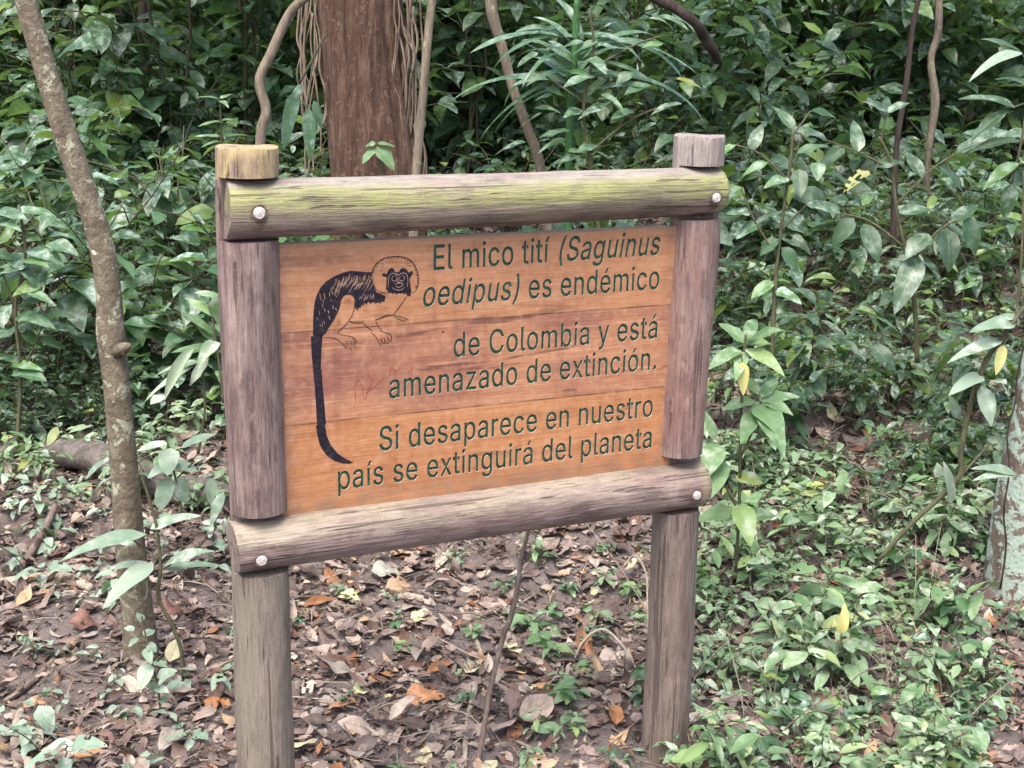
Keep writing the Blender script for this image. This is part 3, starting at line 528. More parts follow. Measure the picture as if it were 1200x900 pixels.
GLY = json.loads(r'''{"(":[273,[[[89,156,89,207,89,244],[93,283,101,324,108,364],[119,404,132,441,145,479],[160,511,177,539,196,539],[216,539,236,539,219,504],[204,467,191,428,178,389],[168,351,161,313,155,276],[151,240,151,207,151,176],[154,146,160,115,166,83],[176,51,188,16,201,-18],[217,-56,236,-96,216,-96],[196,-96,177,-96,148,-47],[126,3,111,55,97,106]]]],")":[273,[[[57,-96,37,-96,57,-55],[73,-17,86,18,98,53],[107,85,113,116,119,147],[122,177,122,207,122,240],[118,276,112,313,105,351],[95,389,82,428,70,467],[55,504,37,539,57,539],[77,539,97,539,113,511],[128,479,142,441,155,404],[165,364,173,323,180,283],[184,244,184,207,184,156],[177,104,161,53,146,2],[125,-48,97,-96,77,-96]]]],".":[187,[[[108,-4,95,-4,83,-4],[72,0,63,9,54,18],[50,28,50,41,50,54],[54,65,63,73,72,82],[83,87,95,87,108,87],[119,82,128,73,137,65],[141,54,141,41,141,28],[137,18,128,9,119,0]]]],"C":[510,[[[293,-7,267,-7,223,-7],[184,4,150,25,116,46],[89,76,70,115,50,154],[40,201,40,254,40,308],[50,354,70,393,89,432],[116,462,150,484,184,505],[223,516,267,516,293,516],[317,512,340,504,363,497],[384,486,402,471,420,457],[436,439,448,418,460,398],[468,374,473,348,451,348],[430,348,408,348,404,366],[398,381,389,395,381,408],[370,419,357,428,345,438],[331,444,315,449,300,454],[284,456,267,456,236,456],[208,448,184,432,159,417],[139,394,125,364,111,334],[103,297,103,254,103,211],[111,175,125,145,140,115],[159,92,184,76,209,61],[236,53,267,53,284,53],[300,55,315,60,331,65],[345,71,357,81,370,90],[381,101,389,114,398,128],[404,143,408,160,430,160],[451,160,473,160,469,135],[460,111,448,91,436,70],[421,52,402,38,384,23],[363,12,341,5,318,-3]]]],"E":[418,[[[165,0,60,0,60,170],[60,339,60,509,164,509],[268,509,372,509,372,490],[372,471,372,452,290,452],[207,452,125,452,125,396],[125,341,125,286,202,286],[278,286,355,286,355,267],[355,248,355,229,278,229],[202,229,125,229,125,172],[125,114,125,57,208,57],[292,57,375,57,375,38],[375,19,375,0,270,0]]]],"S":[446,[[[263,-9,224,-9,187,-9],[155,-3,128,9,100,21],[79,38,64,60,49,82],[40,107,38,137,60,137],[82,137,104,137,106,117],[112,101,123,88,134,75],[149,65,166,59,184,52],[203,49,224,49,247,49],[268,53,286,60,304,68],[319,78,329,92,340,105],[346,121,346,139,346,155],[341,169,332,179,323,189],[311,198,296,205,281,211],[264,217,245,222,224,228],[204,234,184,239,142,251],[109,268,86,289,63,311],[52,339,52,372,52,401],[60,426,75,448,90,469],[111,486,138,498,164,510],[194,516,227,516,261,516],[290,510,316,498,342,486],[362,469,377,449,392,428],[400,404,401,378,380,378],[358,378,337,378,335,403],[323,423,302,437,281,451],[256,459,225,459,203,459],[184,455,167,448,151,441],[138,431,129,418,120,406],[115,391,115,376,115,358],[120,344,131,334,142,323],[154,314,169,308,184,302],[199,297,212,293,230,289],[247,284,264,279,279,275],[295,270,312,264,328,257],[344,248,359,238,373,227],[385,214,395,198,404,181],[408,162,408,139,408,111],[401,86,386,64,372,41],[351,24,323,11,296,-2]]]],"a":[389,[[[182,-9,160,-9,136,-9],[114,-4,94,5,75,14],[59,27,48,45,36,62],[30,83,30,108,30,130],[35,147,43,161,52,175],[63,185,78,193,92,201],[108,207,125,211,143,215],[160,218,178,220,201,223],[219,225,234,227,248,228],[258,231,265,235,272,239],[276,245,276,255,276,255],[276,256,276,257,276,272],[273,286,267,297,261,308],[252,316,240,322,228,328],[213,331,196,331,178,331],[162,328,149,322,136,317],[126,309,118,301,110,292],[104,283,100,274,80,280],[61,285,41,291,50,314],[62,332,79,346,95,360],[113,369,133,375,153,381],[173,384,194,384,208,384],[223,383,239,379,255,376],[271,370,286,360,301,351],[313,338,322,320,332,303],[337,280,337,251,337,168],[337,84,337,0,317,0],[297,0,277,0,277,17],[277,35,277,52,275,52],[274,52,272,52,268,43],[261,34,252,25,243,15],[230,7,215,1,200,-5]],[[155,45,170,45,193,45],[212,50,228,59,243,68],[255,79,263,93,271,107],[276,122,276,138,276,155],[276,173,276,190,273,187],[268,184,259,182,251,180],[242,178,231,176,221,174],[210,172,200,171,190,170],[182,169,175,168,161,166],[147,163,134,159,121,154],[111,148,103,139,96,131],[92,119,92,105,92,92],[95,81,102,72,109,63],[118,57,130,52,142,48]]]],"b":[424,[[[261,-8,229,-8,206,-8],[187,-4,172,4,158,12],[146,21,138,31,129,42],[123,51,118,59,116,59],[114,59,112,59,112,39],[112,20,112,0,92,0],[72,0,53,0,53,170],[53,339,53,509,73,509],[93,509,114,509,114,446],[114,382,114,319,115,319],[117,319,118,319,123,327],[129,336,137,346,145,356],[157,365,171,373,186,381],[205,384,229,384,261,384],[289,376,313,361,337,345],[356,322,370,293,383,263],[390,229,390,189,390,149],[383,114,370,84,356,55],[337,32,313,16,289,0]],[[197,47,220,47,244,47],[263,53,279,66,295,78],[308,95,316,117,324,138],[328,162,328,189,328,216],[324,240,316,261,308,282],[296,299,280,311,264,324],[244,330,220,330,197,330],[177,324,161,312,145,300],[133,284,125,263,117,242],[113,217,113,189,113,161],[117,136,125,115,133,94],[146,77,162,65,178,53]]]],"c":[395,[[[226,-8,207,-8,173,-8],[143,0,117,16,91,33],[71,56,56,85,41,114],[34,149,34,187,34,227],[41,262,56,291,71,321],[91,343,117,360,143,376],[173,384,207,384,226,384],[243,382,260,377,276,372],[292,365,305,356,319,347],[330,335,340,322,350,309],[357,294,362,277,342,272],[322,267,303,262,300,272],[296,281,290,289,285,297],[278,305,270,311,262,317],[253,322,242,325,232,328],[220,330,207,330,182,330],[161,323,145,310,129,297],[116,280,108,258,100,237],[96,213,96,187,96,162],[100,139,108,117,116,96],[129,79,145,66,161,53],[182,46,207,46,220,46],[232,48,243,52,253,55],[263,60,271,66,279,72],[286,80,292,89,297,97],[301,107,304,117,324,112],[343,107,363,102,358,85],[351,70,341,56,332,43],[320,31,306,21,293,12],[277,4,261,-1,244,-6]]]],"d":[424,[[[219,-8,195,-8,164,-8],[136,0,111,16,87,32],[68,55,55,84,41,114],[34,149,34,189,34,229],[41,263,55,293,69,322],[88,345,112,361,136,376],[164,384,196,384,219,384],[238,381,253,373,268,365],[279,356,287,346,296,336],[302,327,306,319,308,319],[309,319,311,319,311,382],[311,446,311,509,331,509],[351,509,372,509,372,339],[372,170,372,0,352,0],[332,0,313,0,313,20],[313,39,313,59,311,59],[309,59,307,59,302,51],[295,42,287,31,278,21],[267,12,252,4,238,-4]],[[181,47,205,47,227,47],[247,53,263,65,279,77],[291,94,299,115,308,136],[312,161,312,189,312,217],[308,242,300,263,292,284],[279,300,263,312,247,324],[228,330,205,330,181,330],[161,324,145,311,129,299],[116,282,108,261,100,240],[96,216,96,189,96,162],[100,138,109,117,117,95],[129,78,145,66,161,53]]]],"e":[403,[[[238,-8,212,-8,175,-8],[143,0,117,16,90,33],[70,56,56,85,41,114],[34,148,34,187,34,226],[41,260,55,290,69,319],[89,343,115,359,141,376],[171,384,205,384,226,384],[246,381,266,374,285,367],[303,356,319,341,335,326],[348,306,357,282,366,258],[371,228,371,194,371,186],[371,178,371,169,272,169],[174,169,75,169,75,187],[75,204,75,221,163,221],[250,221,338,221,329,215],[319,208,310,202,310,227],[306,249,298,269,290,288],[278,303,263,314,247,325],[228,330,205,330,182,330],[163,325,146,313,130,302],[118,288,109,270,100,251],[96,232,96,211,96,200],[96,189,96,178,96,150],[101,126,110,106,120,87],[134,72,151,61,168,51],[189,46,212,46,228,46],[241,48,254,53,266,57],[277,64,285,73,294,82],[301,93,306,105,325,101],[345,96,365,91,359,71],[349,54,335,39,321,24],[303,13,283,4,262,-4]]]],"g":[425,[[[238,-151,207,-151,179,-151],[155,-147,134,-140,113,-132],[96,-123,82,-110,69,-98],[58,-84,51,-69,67,-60],[84,-50,101,-41,107,-49],[113,-57,122,-66,130,-75],[141,-82,154,-88,168,-94],[186,-97,207,-97,238,-97],[263,-90,282,-75,302,-60],[311,-37,311,-6,311,19],[311,44,311,68,310,68],[308,68,306,68,301,60],[295,51,287,41,278,32],[267,23,252,16,238,8],[219,5,195,5,164,5],[137,12,113,27,88,41],[69,62,55,90,41,118],[34,152,34,191,34,230],[41,264,55,293,69,322],[88,345,112,361,137,376],[165,384,196,384,220,384],[239,381,253,373,268,365],[280,356,288,346,297,336],[303,327,308,319,309,319],[311,319,313,319,313,339],[313,359,313,379,333,379],[353,379,372,379,372,250],[372,121,372,-9,372,-42],[365,-69,350,-90,335,-111],[316,-126,291,-136,266,-146]],[[181,59,205,59,228,59],[248,64,264,75,280,86],[292,101,300,121,308,141],[312,165,312,193,312,220],[308,243,300,264,292,284],[280,301,264,312,248,324],[228,330,205,330,181,330],[161,324,145,312,129,299],[117,283,109,262,100,242],[96,219,96,193,96,166],[100,143,109,123,117,103],[129,87,145,76,162,65]]]],"i":[166,[[[73,0,53,0,53,126],[53,253,53,379,73,379],[93,379,114,379,114,253],[114,126,114,0,93,0]],[[95,443,84,443,72,443],[62,447,54,455,45,462],[41,472,41,483,41,494],[45,504,54,512,62,520],[72,524,84,524,95,524],[106,520,114,512,122,504],[126,494,126,483,126,472],[122,462,114,455,106,447]]]],"l":[189,[[[147,-2,139,-2,110,-2],[88,5,74,20,60,35],[53,57,53,84,53,226],[53,367,53,509,73,509],[93,509,114,509,114,372],[114,235,114,99,114,81],[116,69,120,62,125,55],[133,52,146,52,152,52],[157,52,160,53,164,53],[167,54,170,54,173,37],[177,20,181,3,175,1],[169,0,162,-1,154,-2]]]],"m":[609,[[[73,0,53,0,53,126],[53,253,53,379,72,379],[92,379,112,379,112,351],[112,323,112,295,111,295],[109,295,108,295,113,316],[121,332,132,346,144,359],[157,369,172,376,187,383],[203,386,219,386,247,386],[270,378,287,361,305,344],[316,322,321,295,318,295],[315,295,312,295,317,313],[325,329,337,343,349,357],[364,367,381,375,398,382],[416,386,437,386,459,386],[479,381,497,372,515,362],[530,348,541,328,551,309],[557,285,557,255,557,170],[557,85,557,0,536,0],[516,0,496,0,496,85],[496,169,496,254,496,281],[488,301,473,313,457,325],[439,330,419,330,402,330],[387,327,374,320,362,313],[352,303,345,290,339,278],[335,263,335,247,335,165],[335,82,335,0,315,0],[295,0,274,0,274,87],[274,173,274,260,274,281],[267,298,253,311,239,324],[221,330,199,330,185,330],[171,327,158,320,144,313],[134,303,126,289,118,276],[114,258,114,238,114,159],[114,79,114,0,93,0]]]],"n":[409,[[[114,249,114,227,114,151],[114,76,114,0,93,0],[73,0,53,0,53,126],[53,253,53,379,72,379],[92,379,112,379,112,349],[112,318,112,287,109,287],[106,287,102,287,114,322],[131,347,152,362,174,377],[199,384,227,384,253,384],[276,379,295,369,314,358],[330,342,341,321,352,299],[357,273,357,240,357,160],[357,80,357,0,337,0],[316,0,296,0,296,78],[296,157,296,235,296,265],[288,288,273,304,258,321],[237,329,210,329,192,329],[175,325,161,317,146,309],[135,298,126,283,118,267]]]],"o":[415,[[[242,-8,207,-8,173,-8],[143,0,117,16,91,33],[71,56,56,85,41,114],[34,149,34,187,34,227],[41,262,56,291,71,321],[91,343,117,360,143,376],[173,384,207,384,242,384],[273,376,299,360,325,343],[345,321,359,291,374,262],[381,227,381,187,381,149],[374,114,359,85,345,56],[325,33,299,16,273,0]],[[182,46,207,46,233,46],[254,53,270,66,287,79],[299,96,307,117,315,139],[319,162,319,187,319,213],[315,236,307,258,299,280],[287,297,270,310,254,323],[233,330,207,330,182,330],[161,323,145,310,129,297],[116,280,108,258,100,237],[96,213,96,187,96,162],[100,139,108,117,116,96],[129,79,145,66,161,53]]]],"p":[424,[[[73,-143,53,-143,53,31],[53,205,53,379,72,379],[92,379,112,379,112,359],[112,339,112,319,114,319],[116,319,118,319,123,327],[129,336,137,346,145,356],[157,365,171,373,186,381],[205,384,229,384,261,384],[289,376,313,361,337,345],[356,322,370,293,383,263],[390,229,390,189,390,149],[383,114,370,84,356,55],[337,32,313,16,289,0],[261,-8,229,-8,206,-8],[187,-4,173,4,158,12],[146,21,138,31,130,42],[123,51,118,59,117,59],[115,59,114,59,114,-8],[114,-76,114,-143,93,-143]],[[197,47,220,47,244,47],[263,53,279,66,295,78],[308,95,316,117,324,138],[328,162,328,189,328,216],[324,240,316,261,308,282],[296,299,280,311,264,324],[244,330,220,330,197,330],[177,324,161,312,145,300],[133,284,125,263,117,242],[113,217,113,189,113,161],[117,136,125,115,133,94],[146,77,162,65,178,53]]]],"r":[259,[[[73,0,53,0,53,126],[53,253,53,379,72,379],[92,379,112,379,112,360],[112,340,112,321,113,321],[114,321,115,321,122,340],[135,355,152,367,170,379],[190,385,213,385,218,385],[223,385,229,384,235,384],[240,384,243,384,243,363],[243,343,243,322,242,323],[237,323,230,324,223,325],[215,326,207,326,189,326],[173,322,159,315,145,307],[134,297,126,284,118,270],[114,255,114,237,114,158],[114,79,114,0,93,0]]]],"s":[365,[[[211,-8,182,-8,156,-8],[133,-4,112,3,92,11],[75,23,62,38,49,53],[40,72,36,94,55,98],[74,102,94,107,99,86],[109,70,124,60,139,50],[158,45,181,45,208,45],[229,51,244,62,260,74],[268,87,268,103,268,116],[263,127,254,136,245,144],[231,151,212,155,191,160],[170,165,149,170,115,178],[89,191,72,208,55,225],[47,247,47,274,47,296],[53,315,65,332,77,348],[94,361,115,370,136,380],[160,384,187,384,213,384],[235,380,254,372,272,365],[287,353,299,339,310,325],[319,309,324,290,305,286],[287,281,268,277,263,292],[255,304,243,316,230,327],[212,333,187,333,165,333],[146,327,131,317,116,306],[109,293,109,277,109,263],[114,252,124,243,134,235],[150,228,172,223,191,218],[210,214,229,209,264,201],[290,188,306,171,323,154],[331,133,331,107,331,84],[325,64,312,47,300,30],[282,16,260,6,237,-3]]]],"t":[227,[[[138,379,204,379,204,362],[204,344,204,327,138,327],[72,327,6,327,6,344],[6,362,6,379,72,379]],[[65,345,65,471,85,471],[106,471,126,471,126,347],[126,222,126,98,126,81],[129,69,136,61,143,54],[154,50,170,50,174,50],[179,50,185,51,191,52],[197,53,202,54,206,36],[209,19,213,2,207,0],[200,-2,192,-3,184,-4],[176,-4,168,-4,136,-4],[110,4,92,21,74,38],[65,62,65,93,65,219]]]],"u":[410,[[[211,-5,182,-5,157,-5],[134,0,115,11,95,21],[80,37,69,59,58,80],[53,107,53,139,53,219],[53,299,53,379,73,379],[93,379,114,379,114,301],[114,222,114,144,114,114],[121,91,137,75,152,58],[173,50,200,50,218,50],[235,54,249,62,264,70],[275,81,283,97,292,112],[296,131,296,153,296,228],[296,304,296,379,316,379],[337,379,357,379,357,253],[357,126,357,0,337,0],[318,0,298,0,298,31],[298,61,298,92,301,92],[304,92,307,92,295,57],[279,32,257,17,235,2]]]],"x":[378,[[[44,0,21,0,71,73],[121,145,171,218,171,202],[171,187,171,171,124,240],[76,310,29,379,52,379],[76,379,100,379,116,355],[132,330,147,306,160,287],[170,270,179,253,188,237],[198,221,207,206,197,206],[186,206,175,206,185,221],[194,237,202,253,211,270],[221,287,233,306,249,330],[266,355,282,379,305,379],[328,379,352,379,304,309],[256,239,209,169,209,184],[209,199,209,214,258,143],[308,71,358,0,334,0],[310,0,287,0,268,28],[249,57,231,85,219,103],[209,120,200,136,191,152],[182,167,173,182,183,182],[194,182,205,182,195,167],[186,152,178,136,170,120],[160,103,148,85,129,57],[110,28,91,0,68,0]]]],"y":[389,[[[51,-140,47,-139,52,-121],[57,-103,61,-86,65,-86],[68,-87,71,-87,83,-90],[94,-91,104,-89,114,-87],[122,-82,130,-74,138,-66],[145,-53,151,-36,155,-24],[159,-13,163,-1,114,126],[66,252,17,379,40,379],[62,379,84,379,111,305],[138,230,165,155,174,132],[181,109,187,87,193,64],[199,42,206,21,198,21],[191,21,184,21,190,42],[196,64,202,87,209,110],[216,132,224,155,251,230],[278,305,305,379,327,379],[349,379,371,379,316,234],[260,88,204,-58,196,-78],[187,-94,177,-107,166,-120],[153,-129,139,-136,125,-142],[109,-145,91,-145,81,-145],[72,-144,65,-143,57,-142]]]],"z":[380,[[[141,0,42,0,42,15],[42,30,42,46,112,137],[183,228,254,320,254,321],[254,322,254,323,185,323],[117,323,48,323,48,342],[48,361,48,379,143,379],[238,379,333,379,333,363],[333,347,333,331,264,241],[195,150,126,60,126,59],[126,58,126,56,197,56],[268,56,339,56,339,38],[339,19,339,0,240,0]]]],"á":[389,[[[182,-9,160,-9,136,-9],[114,-4,94,5,75,14],[59,27,48,45,36,62],[30,83,30,108,30,130],[35,147,43,161,52,175],[63,185,78,193,92,201],[108,207,125,211,143,215],[160,218,178,220,201,223],[219,225,234,227,248,228],[258,231,265,235,272,239],[276,245,276,255,276,255],[276,256,276,257,276,272],[273,286,267,297,261,308],[252,316,240,322,228,328],[213,331,196,331,178,331],[162,328,149,322,136,317],[126,309,118,301,110,292],[104,283,100,274,80,280],[61,285,41,291,50,314],[62,332,79,346,95,360],[113,369,133,375,153,381],[173,384,194,384,208,384],[223,383,239,379,255,376],[271,370,286,360,301,351],[313,338,322,320,332,303],[337,280,337,251,337,168],[337,84,337,0,317,0],[297,0,277,0,277,17],[277,35,277,52,275,52],[274,52,272,52,268,43],[261,34,252,25,243,15],[230,7,215,1,200,-5]],[[155,45,170,45,193,45],[212,50,228,59,243,68],[255,79,263,93,271,107],[276,122,276,138,276,155],[276,173,276,190,273,187],[268,184,259,182,251,180],[242,178,231,176,221,174],[210,172,200,171,190,170],[182,169,175,168,161,166],[147,163,134,159,121,154],[111,148,103,139,96,131],[92,119,92,105,92,92],[95,81,102,72,109,63],[118,57,130,52,142,48]],[[179,429,162,429,178,462],[194,496,210,529,233,529],[255,529,278,529,256,496],[234,462,212,429,196,429]]]],"é":[403,[[[238,-8,212,-8,175,-8],[143,0,117,16,90,33],[70,56,56,85,41,114],[34,148,34,187,34,226],[41,260,55,290,69,319],[89,343,115,359,141,376],[171,384,205,384,226,384],[246,381,266,374,285,367],[303,356,319,341,335,326],[348,306,357,282,366,258],[371,228,371,194,371,186],[371,178,371,169,272,169],[174,169,75,169,75,187],[75,204,75,221,163,221],[250,221,338,221,329,215],[319,208,310,202,310,227],[306,249,298,269,290,288],[278,303,263,314,247,325],[228,330,205,330,182,330],[163,325,146,313,130,302],[118,288,109,270,100,251],[96,232,96,211,96,200],[96,189,96,178,96,150],[101,126,110,106,120,87],[134,72,151,61,168,51],[189,46,212,46,228,46],[241,48,254,53,266,57],[277,64,285,73,294,82],[301,93,306,105,325,101],[345,96,365,91,359,71],[349,54,335,39,321,24],[303,13,283,4,262,-4]],[[194,429,177,429,193,462],[209,496,225,529,247,529],[270,529,293,529,271,496],[249,462,227,429,210,429]]]],"í":[166,[[[73,0,53,0,53,126],[53,253,53,379,73,379],[93,379,114,379,114,253],[114,126,114,0,93,0]],[[73,429,57,429,73,462],[89,496,104,529,127,529],[150,529,173,529,151,496],[129,462,107,429,90,429]]]],"ó":[415,[[[242,-8,207,-8,173,-8],[143,0,117,16,91,33],[71,56,56,85,41,114],[34,149,34,187,34,227],[41,262,56,291,71,321],[91,343,117,360,143,376],[173,384,207,384,242,384],[273,376,299,360,325,343],[345,321,359,291,374,262],[381,227,381,187,381,149],[374,114,359,85,345,56],[325,33,299,16,273,0]],[[182,46,207,46,233,46],[254,53,270,66,287,79],[299,96,307,117,315,139],[319,162,319,187,319,213],[315,236,307,258,299,280],[287,297,270,310,254,323],[233,330,207,330,182,330],[161,323,145,310,129,297],[116,280,108,258,100,237],[96,213,96,187,96,162],[100,139,108,117,116,96],[129,79,145,66,161,53]],[[197,429,181,429,197,462],[212,496,228,529,251,529],[274,529,297,529,275,496],[253,462,231,429,214,429]]]]}''')
